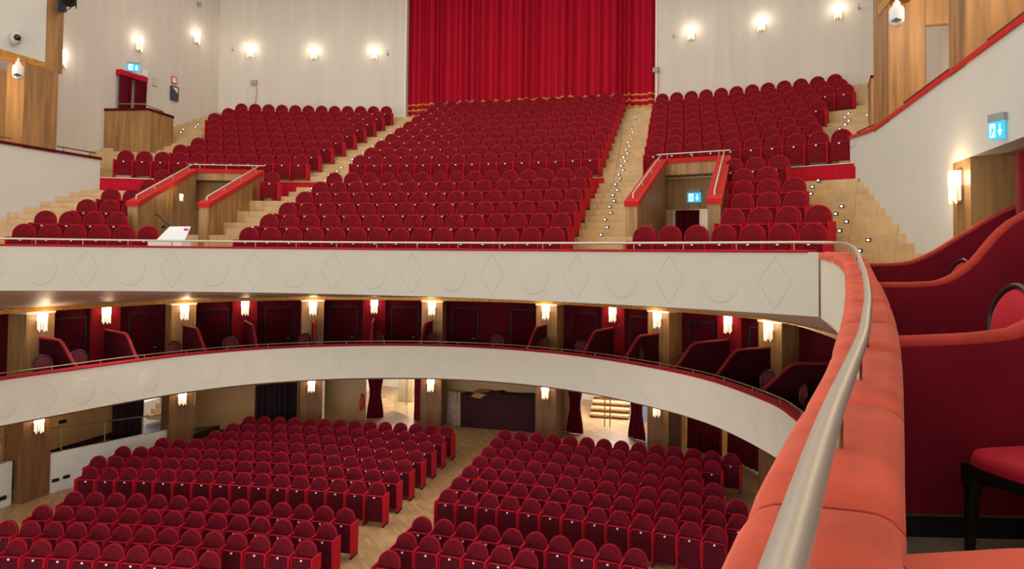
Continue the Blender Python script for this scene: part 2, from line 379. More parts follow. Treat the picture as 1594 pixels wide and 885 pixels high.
# front cap
mb = MB(); mb.sweep(arcpts(16.15, -11.5, 8.6, 6.86), [(-.17, -.01), (-.175, .02), (-.15, .035), (.15, .035), (.175, .02), (.17, -.01)], smooth=True)
coping_m = mat('deep_red_padding', (.36, .010, .020), .8, spec=.15, noise=.12, nscale=(5, 5, 5), sheen=.25, sheen_col=(1, .15, .15))
tag(mb.build('padded_coping', coping_m), 'thin red padded coping along the top of the cream balcony front', 'coping')
# domes and lozenges on the balcony front
def dome(mb, c, t, nrm, w, h, depth=.03, n=28):
    rings = [(1, 0), (.985, .3), (.93, .42), (.8, .62), (.5, .88), (.01, 1.0)]
    vs = []
    for s_, q in rings:
        for k in range(n): a = 2 * pi * k / n; vs.append(c + t * (cos(a) * w / 2 * s_) + Vector((0, 0, sin(a) * h / 2 * s_)) + nrm * (q * depth))
    fs = []
    for i in range(len(rings) - 1):
        for k in range(n): a = i * n + k; b = i * n + (k + 1) % n; fs.append((a, b, b + n, a + n))
    mb.add(vs, fs, 0, True)
def frontframe(R, s, z):
    t = s / R; p = Vector((R * sin(t), R * cos(t), z)); return p, Vector((cos(t), -sin(t), 0)), Vector((-sin(t), -cos(t), 0))
place = ['far left end', 'second from the left', 'third from the left', 'fourth from the left', 'middle', 'fifth from the right', 'fourth from the right', 'third from the right', 'second from the right', 'near the right corner']
arcs = [-7.24 + 1.795 * i for i in range(9)]
for i, s in enumerate(arcs):
    p, t, nr = frontframe(15.998, s, 6.385); mb = MB(); dome(mb, p, t, nr, .64, .72, .017)
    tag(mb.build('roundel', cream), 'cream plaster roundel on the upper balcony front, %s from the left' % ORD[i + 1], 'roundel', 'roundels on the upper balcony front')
for i in range(10):
    s = -8.14 + 1.795 * i
    if s > 8.5: break
    p, t, nr = frontframe(15.998, s, 6.385); mb = MB(); hw, hh = .27, .40
    q = [p + t * hw, p + Vector((0, 0, hh)), p - t * hw, p - Vector((0, 0, hh)), p + t * hw]
    for a, b in zip(q[:-1], q[1:]): mb.tube([a, b], .0028, 5)
    tag(mb.build('lozenge_moulding', cream_line), 'thin lozenge outline on the upper balcony front, %s from the left' % ORD[i + 1], 'moulding', 'lozenges on the upper balcony front')

# ---- handrails
def rail_on(pts, r, post_every, drop, name, m, label, cat='handrail', first=.3, brr=.012, n=10):
    root = empty(name, tuple(pts[0]), 0, label, cat); inv = Matrix.Translation(-pts[0])
    mb = MB(); mb.tube(pts, r, n); mb.build('rail_tube', m, root).matrix_parent_inverse = inv
    d = along(pts); s = first
    while s < d[-1]:
        p, t = at(pts, d, s); mb = MB(); mb.tube([p + Vector((0, 0, -.005)), p - Vector((0, 0, drop))], brr, 6)
        mb.lathe([(.02, 0), (.02, .004), (.012, .006)], (p.x, p.y, p.z - drop), 8)
        mb.build('bracket', brass, root).matrix_parent_inverse = inv; s += post_every
    return root
mid = [(a + b) / 2 for a, b in zip(aL, aR)]
arm_rail = [Vector((p.x, p.y, p.z + interp(p.y, [5, 7, 10, 13], [.115, .115, .115, .14]))) for p in mid]
fr = arcpts(16.15, -11.5, 8.35, 7.01, 50)
corner = [Vector((8.42, 13.62, 7.0)), Vector((8.47, 13.25, 6.985))]
own = fr + [p for p in spline([fr[-1], *corner, arm_rail[5]], 4)[1:-1]] + arm_rail[5:]
rail_on(own, .0225, .93, .135, 'handrail', steel, 'satin steel handrail following the upper balcony front and curving along the coral parapet')

# ---- first tier of boxes
T1 = [(-9.6, 11.5), (-9.62, 13.5), (-9.35, 15.46), (-9.02, 17.0), (-8.62, 18.8), (-8.02, 20.5), (-6.98, 22.1), (-5.48, 23.4), (-3.62, 24.35), (-1.52, 24.85), (.76, 24.75), (2.95, 24.05), (5.0, 22.7), (6.74, 20.95), (7.95, 18.6), (8.32, 17.1), (8.5, 15), (8.35, 12), (8.0, 9), (7.4, 6)]
t1 = spline([(x, y, 3.70) for x, y in T1], 8)
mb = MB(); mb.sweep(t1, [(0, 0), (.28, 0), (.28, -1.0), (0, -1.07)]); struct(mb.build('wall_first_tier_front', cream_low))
mb = MB(); mb.sweep([p for p in t1], [(-.03, 0), (-.035, .03), (0, .045), (.27, .045), (.3, .03), (.3, 0)], smooth=True)
tag(mb.build('padded_coping', coping_m), 'red padded coping along the curved front of the lower box tier', 'coping')
d1 = along(t1)
t1rail = [Vector((p.x, p.y, 3.84)) + Vector((-(t1[min(i+1,len(t1)-1)]-t1[max(i-1,0)]).normalized().y, (t1[min(i+1,len(t1)-1)]-t1[max(i-1,0)]).normalized().x, 0)) * .14 for i, p in enumerate(t1)]
rail_on(t1rail, .017, 1.25, .1, 'handrail', brass, 'thin brass handrail above the red coping of the lower box tier')
# roundels and mouldings of the lower front
def t1at(s, off=0, z=3.17):
    p, tg = at(t1, d1, s); nr = Vector((tg.y, -tg.x, 0)); return Vector((p.x, p.y, z)) + nr * off, tg, nr
s0 = [i for i, p in enumerate(t1) if p.y >= 15.46][0]; base = d1[s0] + .15
k = 0; s = base
while s < d1[-1] - 7:
    p, tg, nr = t1at(s, -.002, 3.13); mb = MB(); dome(mb, p, tg, nr, .62, .70, .017)
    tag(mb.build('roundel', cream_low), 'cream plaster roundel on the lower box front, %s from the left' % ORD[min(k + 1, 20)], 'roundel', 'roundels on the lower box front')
    p, tg, nr = t1at(s + .93, -.001, 3.13); mb = MB(); hw, hh = .27, .38
    q = [p + tg * hw, p + Vector((0, 0, hh)), p - tg * hw, p - Vector((0, 0, hh)), p + tg * hw]
    for a, b in zip(q[:-1], q[1:]): mb.tube([a, b], .0028, 5)
    tag(mb.build('lozenge_moulding', cream_line), 'thin lozenge outline on the lower box front, %s from the left' % ORD[min(k + 1, 20)], 'moulding', 'lozenges on the lower box front')
    s += 1.86; k += 1
# pillars (front centre, normal)
PIL = [((-11.0, 17.95), (1, -.12)), ((-9.85, 22.15), (.85, -.52)), ((-7.0, 25.35), (.55, -.83)), ((-2.95, 26.8), (.15, -.99)), ((1.35, 26.8), (-.15, -.99)), ((5.3, 25.2), (-.5, -.86)), ((8.4, 22.75), (-.72, -.7))]
PIER = [(-11.05, 20.2), (-9.05, 24.25), (-5.25, 26.75), (3.72, 26.55), (7.4, 24.3)]
BW = [(-11.95, 12), (-11.9, 16), (-11.75, 18.2), (-11.25, 20.35), (-10.35, 22.6), (-9.2, 24.4), (-7.45, 26.1), (-5.35, 26.95), (-3.1, 27.6), (-.8, 27.75), (1.5, 27.6), (3.82, 26.75), (5.75, 25.9), (7.55, 24.45), (9.2, 22.9), (10.3, 20.5), (10.8, 16), (10.8, 8)]
# tier slab, box floor and ceiling
def slab(name, inner, outer, z0, z1, m, z0o=None, z1o=None):
    # inner and outer polylines sampled to the same count
    N = 90; mb = MB(); di, do = along(inner), along(outer); L = []; 
    vs = []
    for i in range(N + 1):
        a, _ = at(inner, di, di[-1] * i / N); b, _ = at(outer, do, do[-1] * i / N)
        vs += [(a.x, a.y, z0), (b.x, b.y, z0 if z0o is None else z0o), (b.x, b.y, z1 if z1o is None else z1o), (a.x, a.y, z1)]
    fs = []
    for i in range(N):
        for k in range(4): p = i * 4 + k; q = i * 4 + (k + 1) % 4; fs.append((p, q, q + 4, p + 4))
    fs += [(3, 2, 1, 0), tuple(N * 4 + k for k in range(4))]
    mb.add(vs, fs); return struct(mb.build(name, m))
bw3 = [Vector((x, y, 0)) for x, y in BW]
t1in = [Vector((p.x, p.y, 0)) + Vector((-(t1[min(i+1,len(t1)-1)]-t1[max(i-1,0)]).normalized().y, (t1[min(i+1,len(t1)-1)]-t1[max(i-1,0)]).normalized().x, 0)) * .15 for i, p in enumerate(t1)]
slab('floor_boxes', t1in, bw3, 2.56, 2.98, wood_dk)
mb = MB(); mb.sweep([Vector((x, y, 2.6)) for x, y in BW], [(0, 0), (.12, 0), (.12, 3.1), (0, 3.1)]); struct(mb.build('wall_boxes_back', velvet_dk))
# beam with gold trim at the pillar line and sloping soffit out to the balcony front
PL = spline([(-11.3, 13.5, 5.1), (-11.1, 16, 5.1)] + [(p[0] + n_[0] * .06, p[1] + n_[1] * .06, 5.1) for p, n_ in PIL] + [(9.3, 19.5, 5.1), (9.5, 15, 5.1)], 6)
mb = MB(); mb.sweep(PL, [(-.1, 0), (.2, 0), (.2, .12), (-.1, .12)]); struct(mb.build('trim_2', gold_trim))
fi = arcpts(16.2, -11.8, 9.3, 0, 60)
slab('ceiling_boxes', fi, [Vector((p.x, p.y, 0)) for p in PL], 5.93, 6.0, soffit_m, 5.2, 5.3)
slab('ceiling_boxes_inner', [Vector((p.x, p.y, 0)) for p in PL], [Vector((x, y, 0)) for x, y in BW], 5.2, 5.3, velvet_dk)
# pillars
pnames = ['far left', 'second from the left', 'third from the left', 'left of the covered desk', 'right of the covered desk', 'second from the right', 'far right']
for i, (p, nr) in enumerate(PIL):
    L = hypot(*nr); nx, ny = nr[0] / L, nr[1] / L; rz = atan2(nx, -ny)
    for lev, z0, z1 in (('stalls', zg(*p) - .1, 2.55), ('box tier', 2.66, 5.1)):
        r = empty('pillar', (p[0], p[1], z0), rz, ('brown veneered square pillar in the %s, %s' % (lev, pnames[i])), 'pillar', 'veneered pillars of the ' + lev)
        mb = MB(); mb.box(-.39, .39, 0, .75, 0, z1 - z0, 0)
        mb.build('shaft', wood_dk if lev == 'stalls' else wood, r)
        mb = MB(); mb.box(-.41, .41, -.02, .77, z1 - z0 - .07, z1 - z0 - .0, 0); mb.build('capital', white_trim if lev == 'box tier' else wood_dk, r)
# piers
for i, p in enumerate(PIER):
    nr = Vector((0 - p[0], 15 - p[1], 0)).normalized(); rz = atan2(nr.x, -nr.y)
    r = empty('wall_pier', (p[0], p[1], 2.66), rz, 'red fabric covered pier carrying a wall lamp in the box tier, %s from the left' % ORD[i + 1], 'pier', 'red piers in the box tier')
    mb = MB(); mb.box(-.42, .42, 0, .3, 0, 2.5); mb.build('panel', velvet_hi if False else velvet, r)
# sconces
def make_sconce(sc=1.0):
    r = empty('wall_lamp', (0, 0, 0))
    mb = MB(); mb.box(-.07, .07, -.02, 0, -.2, .2); mb.build('back_plate', brass, r)
    mb = MB()
    for k in range(7):
        a = pi * k / 6; x = -cos(a) * .085; y = -.03 - sin(a) * .075
        mb.tube([(x, y, .17), (x, y, .0)], .017, 6)
    mb.build('lamp_shade', glow, r)
    mb = MB()
    for k in range(7):
        a = pi * k / 6; x = -cos(a) * .085; y = -.03 - sin(a) * .075; q = -.17 - (.04 if k % 2 else 0)
        mb.tube([(x, y, .0), (x, y, q)], .016, 6)
        mb.lathe([(0, -.018), (.012, -.008), (.014, 0), (.0, .004)], (x, y, q), 6)
    mb.build('crystal_tubes', crystal, r)
    return r
SC0 = make_sconce(); used = [False]
def sconce(x, y, z, nx, ny, label, group, energy=14, sc=1.0, col=(1, .72, .42)):
    if used[0]: o = copy_tree(SC0)
    else: o = SC0; used[0] = True
    o.location = (x + nx * .0, y + ny * .0, z); o.rotation_euler = (0, 0, atan2(nx, -ny)); o.scale = (sc, sc, sc)
    tag(o, label, 'wall lamp', group)
    point('lamp_light', (x + nx * .26, y + ny * .26, z + .12), energy, col, .07)
    return o
for i, (p, nr) in enumerate(PIL):
    L = hypot(*nr); nx, ny = nr[0] / L, nr[1] / L
    sconce(p[0] + nx * .01, p[1] + ny * .01, 4.84, nx, ny, 'crystal tube wall lamp on the wood pillar in the box tier, ' + pnames[i].replace('left of the covered desk', 'left of middle').replace('right of the covered desk', 'right of middle'), 'lamps on box tier pillars', 11, 1.35)
    if i < 6: sconce(p[0] + nx * .01, p[1] + ny * .01, 2.06, nx, ny, 'crystal tube wall lamp on the stalls pillar, ' + pnames[i], 'lamps on stalls pillars', 14, 1.3)
for i, p in enumerate(PIER):
    nr = Vector((0 - p[0], 15 - p[1], 0)).normalized()
    sconce(p[0], p[1], 4.84, nr.x, nr.y, 'crystal tube wall lamp on the %s red pier from the left' % ORD[i + 1], 'lamps on red piers', 11, 1.3, (1, .6, .35))
for i, (x, y, z) in enumerate([(-11.96, 28.28, 15.35), (-9.47, 29.2, 15.37), (-6.98, 29.9, 15.4), (6.22, 30.06, 15.37), (8.73, 29.43, 15.33), (11.16, 28.6, 15.31)]):
    L = hypot(x, y); sconce(x, y, z, -x / L, -y / L, 'glowing wall lamp on the rear wall %s' % ['left of the curtain, nearest the corner', 'left of the curtain, middle of three', 'left of the curtain, nearest the curtain', 'right of the curtain, nearest the curtain', 'right of the curtain, middle of three', 'right of the curtain, nearest the pillar'][i], 'lamps on the rear wall', 7, 1.35, (1, .86, .68))
for i, (y, z) in enumerate([(26.32, 15.46), (23.34, 14.3), (20.22, 12.9)]):
    sconce(-13.1, y, z, 1, 0, 'glowing wall lamp on the pale left wall, %s' % ['nearest the corner', 'above the curtained door', 'beside the wooden pillar'][i], 'lamps on the left wall', 7, 1.35, (1, .86, .68))

# doors along the back of the boxes
dpos = []
def door_between(A, B, idx, f=.5, wdt=.92, side=1):
    a = Vector((*A, 0)); b = Vector((*B, 0)); t = (b - a).normalized(); c = a.lerp(b, f); nr = Vector((t.y, -t.x, 0))
    r = empty('door_%d' % idx, (c.x + nr.x * .01, c.y + nr.y * .01, 2.66), atan2(t.y, t.x)); r['kind'] = 'structure'
    mb = MB(); mb.box(-wdt / 2, wdt / 2, -.03, 0, .02, 2.1); mb.build('door_leaf', mat('maroon_door', (.06, .003, .009), .95, spec=.05, noise=.1), r)
    mb = MB(); mb.box(-wdt / 2 - .05, -wdt / 2, -.05, 0, 0, 2.15); mb.box(wdt / 2, wdt / 2 + .05, -.05, 0, 0, 2.15); mb.box(-wdt / 2, wdt / 2, -.05, 0, 2.1, 2.15); mb.build('door_frame', dark, r)
    mb = MB(); mb.tube([(wdt / 2 - .08, -.05, 1.0), (wdt / 2 - .2, -.06, 1.0)], .012, 6); mb.build('door_handle', steel, r)
for i in range(2, 14): door_between(BW[i], BW[i + 1], i - 1, .5, .95)

# box partitions with rolled tops
PR_ = {}
def _dense(prof):
    k = tuple(prof)
    if k not in PR_:
        P = spline([(t, 0, z) for t, z in prof], 6); PR_[k] = ([p.x for p in P], [p.z for p in P])
    return PR_[k]
def PX(p): return _dense(p)[0]
def PZ(p): return _dense(p)[1]
part_m = mat('shaded_wine_velvet', (.045, .003, .008), .9, spec=.1, noise=.15, sheen=.15, sheen_col=(1, .05, .1))  # wine velvet darkened, the unlit look of the lower boxes is in the colour
door_m = mat('maroon_door_fabric', (.06, .0035, .009), .85, spec=.15, noise=.1)
def partition(A, B, ztop, zfloor, label, group=None, rise=.76, thick=.07, roll=.045, run=1.5, roll_m=pad_red, base=False, flat=.1, cat='partition', body=velvet_dk, prof=None):
    """A: at the parapet, B: at the back (2d)"""
    a = Vector((*A, 0)); b = Vector((*B, 0)); L = (b - a).length; t = (b - a) / L; nr = Vector((-t.y, t.x, 0))
    r = empty('box_partition', (a.x, a.y, zfloor), 0, label, cat, group); inv = Matrix.Translation(-Vector(r.location))
    N = 24; top = []
    for i in range(N + 1):
        s = L * i / N; u = min(max((s - flat) / run, 0), 1); h = ztop + rise * (u * u * (3 - 2 * u)) if not prof else interp(s, PX(prof), PZ(prof)); top.append((a + t * s) + Vector((0, 0, h)))
    mb = MB()
    lo = [Vector((p.x, p.y, zfloor)) for p in top]
    for sgn in (1, -1):
        vs = [p + nr * (thick / 2 * sgn) for p in top] + [p + nr * (thick / 2 * sgn) for p in lo]
        mb.add(vs, [(i, i + 1, N + 2 + i, N + 1 + i) for i in range(N)])
    for e in (0, N):
        mb.add([top[e] + nr * thick / 2, top[e] - nr * thick / 2, lo[e] - nr * thick / 2, lo[e] + nr * thick / 2], [(0, 1, 2, 3)])
    mb.build('panel', body, r).matrix_parent_inverse = inv
    mb = MB(); mb.tube(top, roll, 10, sz=.9); mb.build('padded_roll', roll_m, r).matrix_parent_inverse = inv
    if base:
        mb = MB(); c = (a + b) / 2; ang = atan2(t.y, t.x)
        mb.box(-L / 2, L / 2, -thick / 2 - .012, -thick / 2, zfloor, zfloor + .11, 0, ang, (c.x, c.y)); mb.box(-L / 2, L / 2, -thick / 2 - .014, -thick / 2, zfloor + .11, zfloor + .118, 1, ang, (c.x, c.y))
        mb.build('skirting', [black, brass], r).matrix_parent_inverse = inv
    return r
def nearest_t1(P, dirv):
    # walk from P along dirv until close to the parapet inner edge
    best = None
    for i, q in enumerate(t1):
        d = Vector((q.x - P[0], q.y - P[1], 0)); al = d.dot(dirv); off = (d - dirv * al).length
        if al > 0 and off < .35 and (best is None or al < best[1]): best = (off, al)
    return best[1] - .2
pk = 0
for src, nr in [(p, Vector((n_[0], n_[1], 0)).normalized()) for p, n_ in PIL[1:]] + [(p, Vector((0 - p[0], 15 - p[1], 0)).normalized()) for p in PIER] + [(PIL[0][0], Vector((1, -.25, 0)).normalized()), ((9.6, 20.2), Vector((-1, -.35, 0)).normalized()), ((9.9, 17.6), Vector((-1, -.2, 0)).normalized())]:
    L = nearest_t1(src, nr); A = (src[0] + nr.x * L, src[1] + nr.y * L)
    order = 'box tier partition with curved red rolled top, %s' % ['by the second pillar from the left', 'by the third pillar from the left', 'by the pillar left of the middle box', 'by the pillar right of the middle box', 'by the second pillar from the right', 'by the far right pillar', 'by the first red pier from the left', 'by the second red pier from the left', 'by the third red pier from the left', 'by the fourth red pier from the left', 'by the fifth red pier from the left', 'by the far left pillar', 'just left of the coral parapet', 'hidden nearest the coral parapet'][pk]
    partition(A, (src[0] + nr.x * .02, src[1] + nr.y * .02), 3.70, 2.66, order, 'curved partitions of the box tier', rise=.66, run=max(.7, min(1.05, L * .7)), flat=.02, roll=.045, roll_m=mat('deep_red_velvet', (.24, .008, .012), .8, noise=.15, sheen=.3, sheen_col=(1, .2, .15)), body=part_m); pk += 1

# ================================================================== SEATS
def seat_outline(w, zc, r, zb, n=12, inset=0):
    pts = [(-w / 2 + inset, zb + inset)]
    for k in range(n + 1):
        a = pi - pi * k / n; pts.append((cos(a) * (r - inset), zc + sin(a) * (r - inset)))
    pts.append((w / 2 - inset, zb + inset)); return pts
def seat_parts(H):
    D = H - .53
    parts = {}; ZC = .655 if H < .6 else .60; RW = .242
    # backrest: round-topped cushion leaning back
    mb = MB(); layers = [(.07, -.004), (.035, -.010), (.012, -.004), (0, .014), (0, .055), (.02, .075)]
    vs = []; n = None
    for ins, y in layers:
        o = seat_outline(.484, ZC + D, RW, .33 + D, 12, ins)
        n = len(o)
        for x, z in o: vs.append((x, .16 + y + (z - .36 - D) * .13, z))
    fs = [(i * n + k, i * n + (k + 1) % n, (i + 1) * n + (k + 1) % n, (i + 1) * n + k) for i in range(len(layers) - 1) for k in range(n)]
    mb.add(vs, fs, 0, True); mb.add(vs[:n], [tuple(range(n))[::-1]]); mb.add(vs[-n:], [tuple(range(n))])
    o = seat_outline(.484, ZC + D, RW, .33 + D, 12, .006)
    mb.tube([(x, .16 + .006 + (z - .36 - D) * .13, z) for x, z in o], .010, 5, 1)  # brighter red rim tube, velvet edge sheen put into its colour
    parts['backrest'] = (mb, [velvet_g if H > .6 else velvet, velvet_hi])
    mb = MB(); z0, z1 = (.10 if H > .6 else .10), .555 + D
    ins = [(.03, -.0), (.012, -.012), (0, .01), (0, .07), (.02, .085)]
    vs = []
    for i_, y in ins:
        for x, z in ((-.226 + i_, z0 + i_), (.226 - i_, z0 + i_), (.226 - i_, z1 - i_ - .04), (.195 - i_, z1 - i_), (-.195 + i_, z1 - i_), (-.226 + i_, z1 - i_ - .04)): vs.append((x, .012 + y, z))
    n = 6; mb.add(vs, [(i * n + k, i * n + (k + 1) % n, (i + 1) * n + (k + 1) % n, (i + 1) * n + k) for i in range(len(ins) - 1) for k in range(n)]); mb.add(vs[:n], [tuple(range(n))[::-1]]); mb.add(vs[-n:], [tuple(range(n))])
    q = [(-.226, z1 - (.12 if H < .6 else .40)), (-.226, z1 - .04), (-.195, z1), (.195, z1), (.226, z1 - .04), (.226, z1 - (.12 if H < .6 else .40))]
    mb.tube([(x, .02, z) for x, z in q], .016 if H > .6 else .011, 5, 1)  # bright red tube paints the sheen along the pan edge
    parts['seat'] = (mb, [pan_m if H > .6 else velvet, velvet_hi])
    mb = MB(); zt = .575 + D
    pr = [(-.06, .055), (.30, .055), (.33, zt - .01), (-.03, zt), (-.06, zt - .04)]
    mb.hexa([(-.280, y, z) for y, z in pr], [(-.250, y, z) for y, z in pr])
    mb.box(-.283, -.247, -.045, .33, zt - .008, zt + .012)
    parts['side_panel'] = (mb, [velvet_hi])
    mb = MB(); mb.box(-.285, -.248, -.05, .30, 0, .055); parts['foot'] = (mb, [dark])
    mb = MB(); mb.box(-.02, .02, -.014, .01, z1 - .055, z1 - .023); parts['number_plate'] = (mb, [plate_m])
    return parts
def proto(H):
    r = empty('theatre_seat', (0, 0, 0)); P = seat_parts(H); ms = {}
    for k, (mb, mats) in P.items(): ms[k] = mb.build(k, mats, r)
    return r, ms, P
protoB, mB, PB = proto(.53); protoG, mG, PG = proto(.72)
seats = []   # (x, y, z, ang, kind, label, last)
MIDN = 15
blocks = []
def row_seats(kind, R, s0, n, z, c, lab, rt_end):
    for i in range(n):
        s = s0 + .53 * i; t = s / R; x = c[0] + R * sin(t); y = c[1] + R * cos(t)
        seats.append([x, y, z if z is not None else zg(x, y), t, kind, lab(i), rt_end and i == n - 1])
def lab_b(block, r, n, fromside):
    def f(i):
        k = i + 1 if fromside == 'left' else n - i
        return '%s red velvet seat from the %s, %s balcony row from the front, %s block' % (ORD[k], fromside, ORD[r], block)
    return f
left = {1: (-8.9, 6), 2: (-9.16, 4), 3: (-8.92, 3), 4: (-9.0, 2), 5: (-8.65, 1), 6: (-8.89, 1), 7: (-11.14, 11), 8: (-10.11, 9), 9: (-10.11, 9), 10: (-10.11, 9), 11: (-10.64, 10), 12: (-11.17, 11), 13: (-11.7, 12), 14: (-11.71, 12), 15: (-11.72, 12)}
right = {1: (5.52, 7), 2: (7.30, 4), 3: (7.53, 3), 4: (7.58, 3), 5: (7.62, 2), 6: (7.42, 3), 7: (5.35, 10), 8: (5.33, 9), 9: (5.32, 9), 10: (5.3, 9), 11: (5.26, 10), 12: (5.24, 10), 13: (5.22, 12), 14: (5.2, 12), 15: (5.18, 12)}
for r in range(1, 17):
    row_seats('B', Rrow(r), -3.87 - .008 * r, 15, zdot(r) - DH, (0, 0), lab_b('middle', r, 15, 'left'), True)
    if r in left: row_seats('B', Rrow(r), left[r][0], left[r][1], zdot(r) - DH, (0, 0), lab_b('left', r, left[r][1], 'left'), True)
    if r in right: row_seats('B', Rrow(r), right[r][0], right[r][1], zdot(r) - DH, (0, 0), lab_b('right', r, right[r][1], 'right'), True)
row_seats('B', Rrow(6), -5.78, 1, zdot(6) - DH, (0, 0), lambda i: 'single red velvet seat between the left balcony entrance and the aisle', True)
GR = []
GL = {'Z6': 14, 'Z5': 14, 'Z4': 14, 'Z3': 16, 'Z2': 17, 'Z1': 17, 'A': 16, 'B': 14, 'C': 14, 'D': 14, 'E': 15, 'F': 13}
GRr = {'Z6': 14, 'Z5': 13, 'Z4': 12, 'Z3': 13, 'Z2': 15, 'Z1': 15, 'A': 16, 'B': 15, 'C': 13, 'D': 11, 'E': 8}
rad = {'A': 39.35}
for i in range(1, 7): rad['Z%d' % i] = 39.35 + .865 * i
for i, n_ in enumerate('BCDEF'): rad[n_] = 37.63 - .85 * i
order = ['Z6', 'Z5', 'Z4', 'Z3', 'Z2', 'Z1', 'A', 'B', 'C', 'D', 'E', 'F']
for ri, nm in enumerate(order):
    R = rad[nm]
    if nm in GL:
        n_ = GL[nm]; row_seats('G', R, interp(R, [36, 43.7], [-1.29, -1.40]) - .53 * (n_ - 1), n_, None, GC, lambda i, n_=n_, ri=ri: '%s red velvet seat from the centre aisle, %s stalls row from the back, left block' % (ORD[n_ - i], ORD[ri + 1]), True)
    if nm in GRr:
        n_ = GRr[nm]; row_seats('G', R, .56, n_, None, GC, lambda i, ri=ri: '%s red velvet seat from the centre aisle, %s stalls row from the back, right block' % (ORD[i + 1], ORD[ri + 1]), True)
def project(x, y, z):
    v = M.inverted() @ Vector((x, y, z)); return 797 + F * v.x / -v.z, PY - F * v.y / -v.z
def score(s):
    px, py = project(s[0], s[1], s[2] + .6); d = hypot(hypot(s[0] - EYE[0], s[1] - EYE[1]), s[2] - EYE[2])
    vis = -8 < px < 1602 and py < 900
    if s[4] == 'G' and px > 1190 - (py - 700) * .25: vis = False
    return d if vis else d + 100
seats.sort(key=score)
used_p = {'B': False, 'G': False}
near = [s for s in seats[:300] if score(s) < 99]; far = [s for s in seats[300:] if score(s) < 99]
endmesh = {}
for kind, ms, Pp in (('B', mB, PB), ('G', mG, PG)):
    for part in ('side_panel', 'foot'):
        mb, mats = Pp[part]; m2 = MB(); m2.v = [(x + .53, y, z) for x, y, z in mb.v]; m2.f = mb.f; m2.m = mb.m; m2.sm = mb.sm
        o = m2.build(part, mats); endmesh[kind, part] = o.data; bpy.data.objects.remove(o)
for s in near:
    x, y, z, t, kind, label, last = s
    P0 = protoB if kind == 'B' else protoG
    if used_p[kind]: o = copy_tree(P0_clean[kind])
    else:
        o = P0; used_p[kind] = True
        if kind not in globals().setdefault('P0_clean', {}): P0_clean[kind] = o
    o.location = (x, y, z); o.rotation_euler = (0, 0, -t)
    tag(o, label, 'seat', 'red theatre seats of the %s' % ('balcony' if kind == 'B' else 'stalls'))
    s.append(o)
for s in near:
    if s[6]:
        for part in ('side_panel', 'foot'):
            e = bpy.data.objects.new(part, endmesh[s[4], part]); COL.objects.link(e); e.parent = s[7]
# remaining seats, farther away, as one mass
mb = MB()
for s in far:
    x, y, z, t, kind, label, last = s[:7]; c, q = cos(-t), sin(-t); Pp = PB if kind == 'B' else PG
    for part, (pm, mats) in Pp.items():
        mi0 = {'backrest': 0, 'seat': 0, 'side_panel': 1, 'foot': 2, 'number_plate': 3}[part]
        vs = [(x + a * c - b * q, y + a * q + b * c, z + h) for a, b, h in pm.v]
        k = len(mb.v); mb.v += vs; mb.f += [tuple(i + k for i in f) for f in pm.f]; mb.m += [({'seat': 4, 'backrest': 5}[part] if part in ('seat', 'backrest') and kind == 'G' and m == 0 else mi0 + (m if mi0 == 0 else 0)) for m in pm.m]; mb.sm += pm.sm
        if last and part in ('side_panel', 'foot'):
            vs = [(x + (a + .53) * c - b * q, y + (a + .53) * q + b * c, z + h) for a, b, h in pm.v]
            k = len(mb.v); mb.v += vs; mb.f += [tuple(i + k for i in f) for f in pm.f]; mb.m += [mi0] * len(pm.f); mb.sm += pm.sm
if far: tag(mb.build('theatre_seats', [velvet, velvet_hi, dark, plate_m, pan_m, velvet_g]), 'rows of red velvet theatre seats farther back in the balcony and stalls', 'seats', kind='stuff')

# ================================================================== CURTAIN
def folded(name, x0, x1, y, z0, z1, depth, nf, mats, seed=1, bands=None, sway=.0, nz=None, pinch=None, rot=None, label=None, cat='curtain', parent=None, group=None):
    rnd = random.Random(seed); N = nf * 14; off = []
    # irregular pleats
    edges = [0]
    for k in range(nf): edges.append(edges[-1] + .6 + rnd.random() * .9)
    tot = edges[-1]; edges = [e / tot for e in edges]; amp = [.35 + .8 * rnd.random() ** 1.3 for _ in range(nf)]
    zs = [z0 + (z1 - z0) * i / 10 for i in range(11)]
    zb = set(round(z, 4) for z in zs)
    if bands:
        for a, b in bands: zb |= {round(a, 4), round(b, 4)}
    zs = sorted(zb); mb = MB(); vs = []
    for z in zs:
        for i in range(N + 1):
            u = i / N; k = 0
            while k < nf - 1 and u > edges[k + 1]: k += 1
            f = (u - edges[k]) / (edges[k + 1] - edges[k]); h = (z - z0) / (z1 - z0)
            sag = .012 * sin(u * 17 + seed) if bands and z < z1 - 2 else 0
            yy = y - depth * amp[k] * (sin(pi * f) ** .55) + .03 * sin(9 * u + 2 * h)
            uu = u
            if pinch: uu = pinch(u, h)
            vs.append((x0 + (x1 - x0) * uu + sway * sin(2.2 * h + k) * .03 + (.05 * sin(2 * pi * f) * (x1 - x0) / nf), yy, z + sag))
    n = N + 1
    for j in range(len(zs) - 1):
        zm = (zs[j] + zs[j + 1]) / 2; mi = 1 if bands and any(a < zm < b for a, b in bands) else 0
        mb.add([], [])
        mb.f += [(j * n + i, j * n + i + 1, (j + 1) * n + i + 1, (j + 1) * n + i) for i in range(N)]; mb.m += [mi] * N; mb.sm += [True] * N
    mb.v = vs
    o = mb.build(name, mats, parent, recalc=False)
    if label: tag(o, label, cat, group)
    return o
root = empty('stage_curtain', (-.51, 30.78, 12.64), 0, 'tall red velvet curtain with gold braid bands covering the rear opening', 'curtain')
o = folded('curtain_drape', -5.75, 5.5, 0, .02, 7.1, .37, 44, [curtain_m, gold], 3, bands=[(.04, .17), (.34, .41), (.58, .64)], parent=root)

